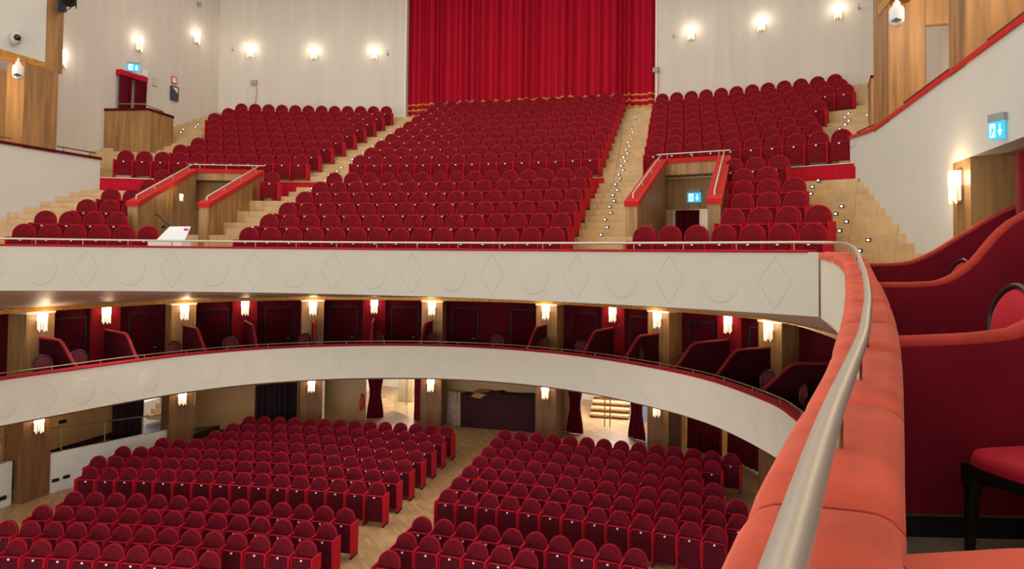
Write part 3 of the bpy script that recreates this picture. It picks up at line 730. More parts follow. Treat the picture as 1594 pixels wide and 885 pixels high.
# ================================================================== BALCONY ENTRANCES
def vomitory(name, q, label, mirror, cap_z=(8.02, 9.38)):
    # q: front-left, back-left, back-right, front-right (2d)
    FL, BL, BR, FR = [Vector((*p, 0)) for p in q]; c = (FL + FR) / 2
    r = empty(name, (c.x, c.y, 6.0), 0, label, 'entrance'); inv = Matrix.Translation(-Vector(r.location))
    def part(mb, nm, mats, lab=None):
        o = mb.build(nm, mats, r); o.matrix_parent_inverse = inv
        if lab: o['label'] = lab
        return o
    for A, B, sg, nm in ((FL, BL, 1, 'left'), (FR, BR, -1, 'right')):
        t = (B - A).normalized(); nn = Vector((t.y, -t.x, 0)) * sg * .26
        lo = [A, B, B + nn, A + nn]
        mb = MB(); mb.hexa([(p.x, p.y, 6.0) for p in lo], [(A.x, A.y, cap_z[0] - .1), (B.x, B.y, cap_z[1] - .1), ((B + nn).x, (B + nn).y, cap_z[1] - .1), ((A + nn).x, (A + nn).y, cap_z[0] - .1)])
        part(mb, 'side_wall', wood)
        e = nn.normalized() * .03; A2, B2 = A - e - t * .03, B - e
        nn2 = nn + e * 2
        mb = MB(); mb.hexa([(A2.x, A2.y, cap_z[0] - .12), (B2.x, B2.y, cap_z[1] - .12), ((B2 + nn2).x, (B2 + nn2).y, cap_z[1] - .12), ((A2 + nn2).x, (A2 + nn2).y, cap_z[0] - .12)],
                           [(A2.x, A2.y, cap_z[0]), (B2.x, B2.y, cap_z[1]), ((B2 + nn2).x, (B2 + nn2).y, cap_z[1]), ((A2 + nn2).x, (A2 + nn2).y, cap_z[0])])
        part(mb, 'padded_cap', pad_red)
        m0 = A + nn / 2 + t * .15; m1 = B + nn / 2
        mb = MB(); h = .12; sl = (cap_z[1] - cap_z[0]) / (B - A).length
        p0 = Vector((m0.x, m0.y, cap_z[0] + .15 * sl + h)); p1 = Vector((m1.x, m1.y, cap_z[1] + h))
        mb.tube([p0 - Vector((0, 0, h - .02)), p0, p1], .021, 8)
        for f in (.3, .62, .93):
            p = p0.lerp(p1, f); mb.tube([p, p - Vector((0, 0, h))], .012, 6)
        part(mb, 'handrail', steel)
    # back: upper lintel panel, coping and rail
    tb = (BR - BL).normalized(); nb = Vector((-tb.y, tb.x, 0))
    def bp(nm, z0, z1, off, m, d=.08, e0=0, e1=0):
        a = BL + nb * off + tb * e0; b = BR + nb * off - tb * e1; mb = MB(); mb.hexa([(a.x, a.y, z0), (b.x, b.y, z0), ((b + nb * d).x, (b + nb * d).y, z0), ((a + nb * d).x, (a + nb * d).y, z0)], [(a.x, a.y, z1), (b.x, b.y, z1), ((b + nb * d).x, (b + nb * d).y, z1), ((a + nb * d).x, (a + nb * d).y, z1)]); return part(mb, nm, m)
    bp('lintel_panel', 8.96, cap_z[1] - .12, 0, wood_lt if False else wood)
    bp('padded_cap', cap_z[1] - .13, cap_z[1], -.03, pad_red, .2)
    W = (BR - BL).length
    bp('rear_panel', 8.07, 9.0, .5, wood, .06)
    bp('ceiling_panel', 8.94, 8.99, .06, wood_dk, .5)
    bp('door_jamb', 5.6, 8.1, .5, wood_lt, .06, 0, W - .28)
    bp('door_jamb', 5.6, 8.1, .5, wood, .06, W - .22, 0)
    bp('corridor_wall', 5.6, 8.6, 1.6, lobby_w, .06, -.3, -.3)
    bp('side_board', 5.6, 8.95, .06, wood, .5, -.1, W)
    bp('side_board', 5.6, 8.95, .06, wood, .5, W, -.1)
    mb = MB(); a = BL + nb * .05 + Vector((0, 0, cap_z[1] + .13)); b = BR + nb * .05 + Vector((0, 0, cap_z[1] + .13)); mb.tube([a, b], .019, 8)
    for f in (.15, .5, .85): p = a.lerp(b, f); mb.tube([p, p - Vector((0, 0, .13))], .011, 6)
    part(mb, 'handrail', steel)
    return r, BL, BR, nb, tb
vR, BL, BR, nb, tb = vomitory('balcony_entrance', ((4.98, 18.15), (5.42, 21.75), (7.30, 21.25), (6.98, 17.6)), 'wood panelled balcony entrance with sloping red caps right of the aisle, exit sign inside', False, (7.99, 9.40))
vL, BLl, BRl, nbl, tbl = vomitory('balcony_entrance', ((-7.48, 17.2), (-8.42, 20.45), (-6.32, 21.2), (-5.62, 17.9)), 'wood panelled balcony entrance with sloping red caps left of the aisle', True, (8.03, 9.30))
mb = MB(); c = (BR + BL) / 2 + nb * .9
# dark red curtains in the doorways
def hang(P, Q, z0, z1, label, nf=5, m=curtain_dk, depth=.1, seed=1, pinch=None, grp=None):
    P = Vector((*P, 0)); Q = Vector((*Q, 0)); c = (P + Q) / 2; L = (Q - P).length; t = (Q - P).normalized()
    r = folded('door_curtain', -L / 2, L / 2, 0, 0, z1 - z0, depth, nf, [m], seed, pinch=pinch, label=label, cat='curtain', group=grp)
    r.location = (c.x, c.y, z0); r.rotation_euler = (0, 0, atan2(t.y, t.x)); return r
a = BL + nb * .75; b = BR + nb * .75
hang((a + tb * .3)[:2], (a + tb * .98)[:2], 5.7, 8.06, 'dark red curtain at the left of the right balcony doorway', seed=4)
hang((b - tb * .52)[:2], (b - tb * .05)[:2], 5.7, 8.06, 'dark red curtain at the right of the right balcony doorway', seed=5)
# light wood dado at the corridor end
mb = MB(); c = BL.lerp(BR, .5) + nb * 1.5
mb.box(-.5, .5, -.02, .0, 5.7, 7.35, 0, atan2(tb.y, tb.x), (c.x, c.y)); tag(mb.build('dado_panel', wood_lt), 'light wooden dado visible through the right balcony doorway', 'panel')
point('corridor_light', tuple(BL.lerp(BR, .5) + nb * 1.1 + Vector((0, 0, 7.9))), 5, (1, .8, .6))
sconce(-7.50, 19.1, 8.30, .96, -.27, 'small wall lamp inside the left balcony entrance', None, 6, .5)
SCV = COL.objects  # sconce placed on the inner face of the left side wall
# black handrail inside the left entrance
mb = MB(); mb.tube([(-6.78, 17.36, 7.70), (-6.72, 17.36, 7.72), (-6.4, 17.46, 7.42), (-6.2, 17.5, 7.2)], .02, 6)
mb.tube([(-6.62, 17.42, 7.40), (-6.54, 17.42, 7.40)], .035, 6)
tag(mb.build('handrail', black), 'short black handrail inside the left balcony entrance', 'handrail')
# white folded board with papers behind the balcony front
r = empty('music_stand', (-5.15, 16.1, 6.6), 0, 'white sheet leaning behind the balcony handrail beside the left entrance', 'paper stand')
mb = MB(); mb.hexa([(-.42, -.05, .42), (.36, -.05, .42), (.36, -.02, .42), (-.42, -.02, .42)], [(-.26, .2, .76), (.31, .2, .76), (.31, .23, .76), (-.26, .23, .76)]); mb.build('sheet', paper, r)
mb = MB(); mb.box(-.5, .42, -.2, .1, .3, .42); mb.box(-.45, -.4, -.1, 0, 0, .3); mb.box(.32, .37, -.1, 0, 0, .3); mb.build('tray', paper, r)
mb = MB(); mb.box(.2, .31, -.0, .0 + .01, .66, .71); 
mb.build('red_mark', sign_red, r).location = (0, .12, 0)

# ================================================================== STEP LIGHTS
LEDS = {'right aisle': [(4.39, 23.09, 9.3), (4.32, 22.69, 9.12), (4.39, 22.33, 8.96), (4.32, 21.9, 8.76), (4.43, 21.43, 8.56), (4.36, 21.01, 8.38), (4.44, 20.59, 8.2), (4.38, 20.17, 8.02), (4.46, 19.74, 7.84), (4.38, 19.31, 7.65), (4.49, 18.83, 7.45), (4.41, 18.42, 7.26), (4.28, 29.33, 12.18), (4.21, 28.98, 12.01), (4.29, 28.54, 11.81), (4.23, 28.18, 11.64), (4.32, 27.75, 11.45), (4.24, 27.37, 11.27), (4.31, 27.0, 11.1), (4.26, 26.58, 10.9), (4.34, 26.18, 10.72), (4.27, 25.81, 10.55), (4.35, 25.41, 10.37), (4.28, 25.04, 10.19), (4.37, 24.64, 10.02), (4.29, 24.26, 9.84), (4.38, 23.86, 9.66), (4.3, 23.49, 9.48)],
 'right side stairs': [(9.19, 19.84, 8.56), (9.01, 19.45, 8.38), (8.92, 19.03, 8.19), (9.34, 17.93, 7.83), (9.17, 17.59, 7.66), (9.27, 17.07, 7.48), (9.08, 16.69, 7.29), (9.42, 15.99, 7.1), (9.21, 15.63, 6.91)],
 'upper left stairs': [(-12.61, 25.98, 11.82), (-12.45, 25.66, 11.66), (-12.6, 25.16, 11.48), (-12.43, 24.84, 11.31), (-12.2, 24.58, 11.15), (-12.02, 24.22, 10.96), (-11.67, 24.86, 11.16), (-11.46, 24.4, 10.92), (-11.49, 24.06, 10.78), (-11.31, 23.7, 10.59)],
 'upper right stairs': [(11.75, 27.04, 12.11), (11.6, 26.67, 11.92), (11.19, 24.51, 10.91), (10.81, 25.07, 11.08), (10.66, 24.77, 10.92), (10.68, 24.32, 10.73), (10.52, 23.97, 10.56), (10.32, 23.64, 10.38)],
 'left aisle': [(-5.06, 23.73, 9.66), (-5.02, 23.37, 9.49), (-5.11, 22.98, 9.32), (-4.98, 22.56, 9.11), (-5.0, 21.77, 8.77), (-5.04, 21.31, 8.57), (-4.93, 20.88, 8.38), (-4.97, 20.42, 8.19), (-4.91, 20.05, 8.02), (-4.95, 19.58, 7.83), (-4.88, 18.71, 7.44), (-5.15, 29.29, 12.23), (-5.15, 28.52, 11.87), (-5.16, 27.76, 11.52), (-5.14, 26.93, 11.14), (-5.12, 26.12, 10.77), (-5.11, 25.37, 10.42), (-5.06, 25.01, 10.25), (-5.12, 24.59, 10.06), (-5.04, 24.2, 9.88)]}
led0 = None
for nm, L in LEDS.items():
    L = sorted(L, key=lambda p: p[2])
    for i, (x, y, z) in enumerate(L):
        # snap to the riser in front
        R = hypot(x, y); t = atan2(x, y)
        if R < 22.3: k = math.floor((R - 17.6 + .25) / .4); Rr = 17.6 + .4 * k
        else: k = round((R - 22.4) / .39); Rr = 22.4 + .39 * k
        Rr = R - .02
        zz = z
        if led0 is None:
            led0 = empty('step_light', (0, 0, 0)); mb = MB(); mb.box(-.042, .042, -.012, .02, -.034, .034); mb.build('frame', dark, led0); mb = MB(); mb.box(-.022, .022, -.016, -.012, -.015, .015); mb.build('lens', led, led0); o = led0
        else: o = copy_tree(led0)
        o.location = (Rr * sin(t), Rr * cos(t), zz); o.rotation_euler = (0, 0, -t)
        tag(o, 'tiny white step light, %s up the %s' % (ORD[i + 1] if i < 20 else 'one of the topmost', nm), 'step light', 'white lights in the ' + nm)

# ================================================================== UPPER SIDE GALLERIES
# coping on the side walls
mb = MB()
cop = spline([(XR + .1, 20.6, 9.64), (XR + .1, 19.2, 9.5), (XR + .1, 18.2, 9.42), (XR + .1, 17.0, 9.40), (XR + .1, 15.0, 9.40), (XR + .1, 13.0, 9.40), (XR + .1, 10, 9.40), (XR + .1, 4, 9.40)], 6)
mb.sweep(cop, [(-.13, -.02), (-.13, .05), (.13, .09), (.24, .02), (.24, -.02)]); tag(mb.build('padded_coping', pad_red), 'red padded coping on the white gallery wall at upper right', 'coping')
mb = MB(); mb.sweep([Vector((XL - .12, y, 9.54)) for y in (9, 12, 15, 19.7)], [(-.16, -.02), (-.16, .05), (.16, .05), (.16, -.02)]); tag(mb.build('padded_coping', velvet_dk), 'dark red coping on the white gallery wall at upper left', 'coping')
def simple_rail(pts, label, m=brass, r=.02, drop=.12, f=(.15, .85)):
    root = empty('handrail', tuple(pts[0]), 0, label, 'handrail'); inv = Matrix.Translation(-Vector(pts[0])); mb = MB(); mb.tube(pts, r, 8); mb.build('rail_tube', m, root).matrix_parent_inverse = inv
    for q in f:
        p = Vector(pts[0]).lerp(Vector(pts[-1]), q); mb = MB(); mb.tube([p, p - Vector((0, 0, drop))], r * .6, 6); mb.build('bracket', m, root).matrix_parent_inverse = inv
simple_rail([(XR + .1, 20.3, 9.72), (XR + .1, 18.4, 9.58)], 'short dark rail on the right gallery coping beside the farthest pillar')
simple_rail([(XR + .1, 16.4, 9.58), (XR + .1, 13.8, 9.56)], 'dark rail on the right gallery coping between the two pillars')
simple_rail([(XR + .1, 12.6, 9.56), (XR + .1, 9.5, 9.56)], 'dark rail on the right gallery coping nearest the frame edge')
simple_rail([(XL - .1, 19.6, 9.72), (XL - .1, 18.3, 9.72)], 'bronze rail on the left gallery coping right of the pillar')
simple_rail([(XL - .1, 16.9, 9.72), (XL - .1, 14.5, 9.72)], 'bronze rail on the left gallery coping left of the pillar')
def pil(x0, x1, y0, y1, z0, z1, label, m=wood):
    r = empty('pillar', ((x0 + x1) / 2, (y0 + y1) / 2, z0), 0, label, 'pillar'); mb = MB(); mb.box(x0 - (x0 + x1) / 2, x1 - (x0 + x1) / 2, -(y1 - y0) / 2, (y1 - y0) / 2, 0, z1 - z0); mb.build('shaft', m, r)
pil(XR - .01, XR + .6, 17.0, 18.2, 9.36, 19.6, 'tall oak pillar rising from the right gallery wall, the farther one')
pil(XR - .01, XR + .6, 13.04, 13.7, 9.36, 19.6, 'tall oak pillar rising from the right gallery wall, the nearer one')
pil(XL - .6, XL + .01, 17.14, 18.16, 9.5, 11.78, 'broad oak pillar standing on the left gallery wall')
pil(XL - .62, XL - .02, 17.76, 18.3, 11.78, 19.6, 'narrow oak pillar rising past the white fascia at top left')
# own-level pillar and recessed doorway at the right
pil(XR - .0, XR + .95, 12.95, 13.62, 5.3, 8.12, 'oak pillar with a bright wall lamp at the right doorway')
sconce(XR - .005, 13.32, 7.78, -1, 0, 'large bright crystal wall lamp on the oak pillar at the right', None, 16, 1.15)
mb = MB(); mb.box(10.95, 11.1, 3.0, 12.96, 5.3, 8.12); struct(mb.build('wall_corridor_right', wood_dk))
mb = MB(); mb.box(10.0, 10.3, 3.0, 9.0, 5.3, 8.12); struct(mb.build('wall_box_right', velvet_dk))
hang((10.3, 12.42), (10.9, 11.75), 5.35, 8.08, 'dark red curtain hanging in the doorway at the right edge', nf=5, m=mat('deep_red_curtain', (.22, .004, .012), .85, sheen=.2), depth=.12, seed=9)
mb = MB(); mb.box(10.2, 10.95, 9.0, 11.6, 5.3, 8.12); struct(mb.build('wall_doorway_right', wood_dk))
# own-level floor
mb = MB(); 
vs = []; N = 40; dR = along(aR)
for i in range(N + 1):
    p, _ = at(aR, dR, dR[-1] * i / N); vs += [(p.x - .05, p.y, 5.3), (11.0, min(p.y, 13.6) - (0 if i else 0), 5.3)]
mb.add(vs, [(2 * i, 2 * i + 1, 2 * i + 3, 2 * i + 2) for i in range(N)]); struct(mb.build('floor_boxes_right', mat('grey_carpet', (.22, .17, .12), .9, noise=.3, nscale=(60, 60, 60))))
# own-level partitions
PROF = dict(run=1.45, flat=.42)
RV = mat('rust_velvet', (.42, .030, .016), .8, noise=.15, sheen=.12, sheen_col=(1, .3, .15))
BM = mat('lightened_partition_velvet', (.22, .0095, .022), .9, spec=.1, noise=.12, nscale=(3, 3, 3), sheen=.15, sheen_col=(1, .05, .1))  # partition velvet lightened in place of light reaching the near boxes
partition((8.72, 12.6), (10.85, 12.93), 0, 5.3, 'farthest curved box partition with red rolled top beside the balcony stairs', roll=.05, thick=.1, roll_m=RV, body=BM, prof=[(0, 6.67), (.3, 6.68), (.53, 6.72), (.8, 6.85), (1.12, 7.06), (1.62, 7.37), (1.9, 7.455), (2.3, 7.49)])
partition((8.16, 9.69), (10.0, 10.0), 0, 5.3, 'middle curved box partition with red rolled top', roll=.055, thick=.11, roll_m=RV, body=BM, base=True, prof=[(0, 6.50), (.35, 6.51), (.57, 6.54), (.81, 6.69), (1.05, 6.98), (1.24, 7.13), (1.6, 7.28), (2.4, 7.34)])
partition((7.59, 6.74), (10.0, 7.3), 0, 5.3, 'nearest tall box partition in wine fabric with padded top', roll=.06, thick=.12, roll_m=RV, body=BM, base=True, prof=[(0, 6.29), (.28, 6.305), (.5, 6.325), (.68, 6.37), (.95, 6.58), (1.3, 6.93), (1.8, 7.1), (2.6, 7.12)])
partition((6.87, 3.68), (8.9, 4.2), 0, 5.3, 'coral padded partition top in the bottom right corner', roll=.1, thick=.14, roll_m=pad, prof=[(0, 6.22), (.2, 6.235), (.5, 6.26), (1, 6.5), (1.6, 6.9), (2.2, 7.0)])
mb = MB(); mb.box(7.95, 10.0, 7.25, 9.6, 5.3, 5.55); mb.box(8.55, 10.0, 10.1, 12.5, 5.3, 5.72); struct(mb.build('floor_box_platforms', MATS['grey_carpet']))

# ================================================================== BOX CHAIRS
def make_chair(chair_red):
    r = empty('box_chair', (0, 0, 0))
    pts = []
    for k in range(24):
        a = 2 * pi * k / 24; cx, cy = cos(a), sin(a); sx = .268 * (abs(cx) ** .55) * (1 if cx > 0 else -1); sy = .258 * (abs(cy) ** .55) * (1 if cy > 0 else -1)
        if sy < 0: sx *= 1.06
        pts.append((sx, sy))
    mb = MB(); vs = []; lay = [(1.0, .415), (1.0, .44), (.97, .47), (.8, .487), (.45, .495), (.02, .497)]
    for s_, z in lay: vs += [(x * s_, y * s_, z) for x, y in pts]
    n = 24; mb.add(vs, [(i * n + k, i * n + (k + 1) % n, (i + 1) * n + (k + 1) % n, (i + 1) * n + k) for i in range(len(lay) - 1) for k in range(n)], 0, True)
    mb.build('seat', chair_red, r)
    mb = MB(); vs = [];  lay = [(1.02, .345), (1.02, .355), (1.03, .38), (1.02, .415)]
    for s_, z in lay: vs += [(x * s_, y * s_, z + (.0 if z > .36 else .03 * abs(sin(3 * atan2(y, x))))) for x, y in pts]
    mb.add(vs, [(i * n + k, i * n + (k + 1) % n, (i + 1) * n + (k + 1) % n, (i + 1) * n + k) for i in range(len(lay) - 1) for k in range(n)], 0, True); mb.add(vs[:n], [tuple(range(n))[::-1]])
    mb.build('seat_rail', black, r)
    for sx, sy in ((-1, -1), (1, -1), (-1, 1), (1, 1)):
        x, y = .225 * sx, .215 * sy; mb = MB(); mb.box(x - .032, x + .032, y - .032, y + .032, .33, .42)
        mb.tube([(x, y, .34), (x, y, .31), (x, y, .30), (x + .01 * sx, y + .01 * sy, .0)], [.036, .038, .033, .021], 8); mb.build('leg', black, r)
    # oval back
    def oval(w, h, zc, k, N=28): a = 2 * pi * k / N; return (cos(a) * w, 0, zc + sin(a) * h)
    def lean(p): return (p[0], .235 + (p[2] - .45) * .16 + p[1] - .05 * (1 - (p[0] / .25) ** 2) * -.3, p[2])
    mb = MB(); N = 28; ring = [lean(oval(.235, .25, .79, k)) for k in range(N + 1)]; mb.tube(ring, .021, 8, cap=False)
    mb.tube([(-.2, .22, .42), lean((-.19, 0, .64))], .018, 6); mb.tube([(.2, .22, .42), lean((.19, 0, .64))], .018, 6); mb.build('back_frame', black, r)
    mb = MB(); vs = []; lay = [(.96, .0), (.85, -.02), (.5, -.035), (.02, -.04)]
    for s_, dy in lay: vs += [(lambda q: (q[0], q[1] + dy, q[2]))(lean(((oval(.225, .24, .79, k)[0]) * s_, 0, .79 + (oval(.225, .24, .79, k)[2] - .79) * s_))) for k in range(N)]
    mb.add(vs, [(i * N + k, i * N + (k + 1) % N, (i + 1) * N + (k + 1) % N, (i + 1) * N + k) for i in range(len(lay) - 1) for k in range(N)], 0, True)
    bk = [lean((oval(.225, .24, .79, k)[0] * .96, .02, .79 + (oval(.225, .24, .79, k)[2] - .79) * .96)) for k in range(N)]; mb.add(bk, [tuple(range(N))])
    mb.build('backrest', chair_red, r); return r
chair_red = mat('crimson_upholstery', (.50, .006, .022), .75, noise=.1, sheen=.35, sheen_col=(1, .15, .15))
ch0 = make_chair(chair_red); chL = make_chair(mat('shaded_crimson_upholstery', (.10, .004, .010), .8, noise=.1, sheen=.3, sheen_col=(1, .15, .15))); first = {0: True, 1: True}  # second chair is the same model, upholstery darkened as box shade
def chair(x, y, z, rz, label, group=None):
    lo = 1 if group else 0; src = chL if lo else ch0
    if first[lo]: o = src; first[lo] = False
    else: o = copy_tree(src); o.scale = (1, 1, 1)
    o.location = (x, y, z); o.rotation_euler = (0, 0, rz); tag(o, label, 'chair', group)
# rz: chair faces local -Y
chair(8.20, 6.40, 5.3, radians(-60), 'crimson chair with black carved legs in the nearest box')
ch0.scale = (1.08, 1.08, 1.08)
chair(8.28, 7.88, 5.55, radians(-82), 'crimson oval-backed black chair behind the nearest tall partition')
chair(8.91, 10.84, 5.72, radians(-82), 'crimson oval-backed black chair partly hidden behind the middle partition')
gp = 'oval-backed chairs in the lower boxes'
k = 0
def lower_chair(f, off, dz=0):
    global k
    p, tg, nr = t1at(d1[-1] * f, 0, 2.98); q = p - nr * off
    k += 1; chair(q.x, q.y, 2.98, atan2(nr.x, -nr.y) + random.uniform(-.3, .3), 'dark red oval-backed chair in the lower box tier, %s from the left' % ORD[k], gp)
for f, off in ((.13, .75), (.155, 1.0), (.215, .8), (.25, .9), (.30, .85), (.35, .9), (.39, .8), (.44, .85), (.475, .8), (.505, .9), (.55, .85), (.585, .9), (.625, .85), (.655, .9), (.69, .75), (.715, .9)): lower_chair(f, off)

# ================================================================== SMALL FIXTURES
def exit_sign(P, nx, ny, w, h, label, arrow='down', housing=.1):
    rz = atan2(nx, -ny); r = empty('exit_sign', P, rz, label, 'exit sign')
    mb = MB(); mb.box(-w / 2, w / 2, -.04, .02, h / 2, h / 2 + housing); mb.build('housing', mat('grey_plastic', (.3, .3, .3), .5), r)
    mb = MB(); mb.box(-w / 2, w / 2, -.03, -.01, -h / 2, h / 2); mb.build('panel', sign_blue, r)
    mb = MB(); u = w / 2
    # running figure in a doorway
    mb.box(-u * .78, -u * .12, -.034, -.03, -h * .38, h * .38)
    mb.build('doorway_symbol', sign_white, r)
    mb = MB(); mb.box(-u * .5, -u * .38, -.038, -.034, h * .16, h * .28); mb.box(-u * .55, -u * .3, -.038, -.034, -h * .08, h * .14); mb.box(-u * .66, -u * .5, -.038, -.034, -h * .3, -h * .08); mb.box(-u * .36, -u * .24, -.038, -.034, -h * .3, -h * .08); mb.build('running_figure', sign_blue, r)
    mb = MB(); mb.box(u * .38, u * .54, -.034, -.03, -h * .02, h * .32); mb.hexa([(u * .2, -.034, -h * .02), (u * .72, -.034, -h * .02), (u * .46, -.034, -h * .36)], [(u * .2, -.03, -h * .02), (u * .72, -.03, -h * .02), (u * .46, -.03, -h * .36)]); mb.build('arrow', sign_white, r)
    return r
c = BL.lerp(BR, .47) + nb * .46; c.z = 8.38
exit_sign(tuple(c), -nb.x, -nb.y, .36, .26, 'lit blue exit sign with running figure inside the right balcony entrance')
exit_sign((9.93, 11.86, 8.28), -.85, -.52, .20, .21, 'lit blue exit sign projecting from the white wall at right', housing=.09)
exit_sign((-12.95, 23.0, 13.32), .7, -.7, .4, .26, 'lit blue exit sign above the curtained door on the left wall', housing=.05)
# white box beside it
mb = MB(); mb.box(-13.1, -13.03, 23.5, 23.75, 13.18, 13.4); tag(mb.build('speaker_box', white_p), 'small white box on the left wall beside the exit sign', 'wall box')
mb = MB(); mb.box(-13.1, -13.06, 24.05, 24.3, 12.95, 13.25); tag(mb.build('junction_box', mat('ivory_plastic', (.6, .52, .42), .6)), 'small ivory box on the left wall right of the exit sign', 'wall box')
# curtained door on the left wall with pelmet
r = empty('door_drapery', (-13.05, 23.0, 11.0), 0, 'pair of dark red door curtains under a red pelmet on the left wall', 'curtain')
mb = MB(); mb.box(-.05, .16, -.62, .62, 1.92, 2.1); mb.build('pelmet', velvet_hi, r)
for nm, y0, y1, sd in (('drape', -.58, -.08, 2), ('drape', .12, .58, 6)):
    o = folded(nm, 0, y1 - y0, 0, 0, 1.93, .09, 4, [curtain_dk], sd, parent=r); o.rotation_euler = (0, 0, pi / 2); o.location = (.1, y0, 0)
# podium landing
def podium(name, pts, z0, z1, label):
    cx, cy = sum(p[0] for p in pts) / len(pts), sum(p[1] for p in pts) / len(pts)
    r = empty(name, (cx, cy, z0), 0, label, 'landing'); rel = [(p[0] - cx, p[1] - cy) for p in pts]
    mb = MB(); mb.hexa([(x, y, 0) for x, y in rel], [(x, y, z1 - z0 - .06) for x, y in rel]); mb.build('parapet', wood, r)
    mb = MB(); rel2 = [(x * 1.03, y * 1.03) for x, y in rel]; mb.hexa([(x, y, z1 - z0 - .06) for x, y in rel2], [(x, y, z1 - z0 + .02) for x, y in rel2]); mb.build('cap', velvet_dk, r)
    return r, rel, cx, cy
r, rel, cx, cy = podium('stair_landing', [(-13.08, 21.95), (-11.5, 22.2), (-11.68, 23.55), (-13.08, 23.75)], 9.0, 11.62, 'wooden landing parapet in front of the curtained door at upper left')
mb = MB(); mb.tube([(-12.6 - cx, 22.05 - cy, 2.8), (-11.75 - cx, 22.28 - cy, 2.8), (-11.8 - cx, 23.2 - cy, 2.72)], .02, 6)
mb.tube([(-12.2 - cx, 22.17 - cy, 2.8), (-12.2 - cx, 22.17 - cy, 2.62)], .012, 5); mb.tube([(-11.8 - cx, 22.9 - cy, 2.75), (-11.8 - cx, 22.9 - cy, 2.62)], .012, 5); mb.build('handrail', brass, r)
podium('stair_landing', [(10.86, 22.5), (11.3, 22.45), (11.4, 23.6), (11.05, 23.7)], 9.3, 11.55, 'wooden landing parapet just visible left of the tall right pillar')
# notices on left wall
r = empty('fire_notice', (-13.09, 25.15, 13.4), 0, 'small red and white fire notice on the left wall', 'sign')
mb = MB(); mb.box(0, .015, -.15, .15, -.14, .14); mb.build('board', sign_red, r); mb = MB(); mb.box(.012, .02, -.1, .1, -.1, .1); mb.build('symbol', white_p, r)
r = empty('hose_cabinet', (-13.09, 25.15, 12.9), 0, 'dark framed fire hose panel on the left wall below the red notice', 'cabinet')
mb = MB(); mb.box(0, .08, -.19, .19, -.28, .26); mb.build('body', mat('slate_panel', (.04, .05, .08), .4), r); mb = MB(); mb.hexa([(.085, -.15, .2), (.085, .12, .2), (.085, .12, 0)], [(.09, -.15, .2), (.09, .12, .2), (.09, .12, 0)]); mb.build('marking', white_p, r)
# red cables with call boxes on rear wall
for (x, y, z0, z1, lab) in ((-11.72, 28.3, 13.0, 14.05, 'grey box with a thin red cable on the rear wall left'), (4.93, 30.24, 13.0, 14.12, 'grey box with a thin red cable at the right edge of the curtain')):
    L = hypot(x, y); nx, ny = -x / L, -y / L; r = empty('call_point', (x, y, z1), atan2(nx, -ny), lab, 'call point')
    mb = MB(); mb.box(-.16, .06, -.06, 0, -.13, .05); mb.build('box', mat('grey_box', (.35, .33, .31), .5), r)
    mb = MB(); mb.tube([(-.02, -.05, .04), (.08, -.05, .05), (.08, -.05, -.6), (.04, -.05, z0 - z1)], .013, 5); mb.build('cable', sign_red, r)
# smoke detectors / spotlights on walls
for (x, y, z, lab) in ((-12.55, 27.9, 15.33, 'small cream sensor on the rear wall left of the lamps'), (-6.38, 29.95, 15.33, 'small grey sensor on the rear wall near the curtain left'), (5.57, 30.1, 15.31, 'small grey sensor on the rear wall near the curtain right'), (11.76, 28.3, 15.27, 'small grey sensor on the rear wall at far right')):
    L = hypot(x, y); r = empty('wall_sensor', (x, y, z), atan2(-x / L, y / L), lab, 'sensor')
    mb = MB(); mb.tube([(0, 0, 0), (0, -.1, 0)], .045, 10); mb.build('body', mat('grey_box', (.35, .33, .31)), r); mb = MB(); mb.tube([(0, -.04, .02), (0, -.05, .18)], .012, 5); mb.build('arm', brass, r)
mb = MB(); mb.tube([(-13.1, 26.38, 16.8), (-13.0, 26.38, 16.8)], .09, 12); tag(mb.build('wall_sensor', mat('grey_box', (.35, .33, .31))), 'round sensor high on the left wall near the top edge', 'sensor')
# domed security cameras
def lathe_obj(name, prof, P, m, parent=None):
    mb = MB(); mb.lathe(prof, P, 18); return mb.build(name, m, parent)
r = empty('dome_camera', (XL + .02, 16.79, 12.33), 0, 'round dome camera with a black eye on the white left fascia', 'camera')
mb = MB(); mb.lathe([(0, .18), (.09, .16), (.14, .1), (.15, 0), (.12, -.1), (.06, -.16), (0, -.17)], (.07, 0, 0), 16); mb.build('housing', mat('grey_white_plastic', (.55, .55, .53), .4), r)
mb = MB(); mb.lathe([(0, .09), (.06, .07), (.09, 0), (.06, -.07), (0, -.09)], (.17, -.04, -.0), 14); mb.build('lens', black, r)
def ptz(P, label, nx, ny, sc=1):
    r = empty('security_camera', P, atan2(nx, -ny), label, 'camera'); r.scale = (sc,) * 3
    mb = MB(); mb.lathe([(.06, .2), (.07, .12), (.11, .1), (.13, .05), (.13, -.1), (.125, -.16), (.1, -.22), (.05, -.255), (0, -.26)], (0, 0, 0), 18); mb.build('housing', white_p, r)
    mb = MB(); mb.tube([(0, .1, .3), (0, .04, .28), (0, 0, .18)], .03, 8); mb.build('bracket', white_p, r)
    mb = MB(); mb.tube([(0, -.11, -.17), (0, -.135, -.175)], .045, 12); mb.tube([(-.06, -.10, -.17), (-.06, -.118, -.175)], .025, 8); mb.tube([(.06, -.10, -.17), (.06, -.118, -.175)], .025, 8); mb.build('lens', black, r)
ptz((XL + .12, 16.86, 11.52), 'white pendant security camera below the gold trim at upper left', .7, -.7, 1.0)
ptz((9.75, 15.45, 10.9), 'white pendant security camera hanging below the gold trim at upper right', -.3, -.95, .9)
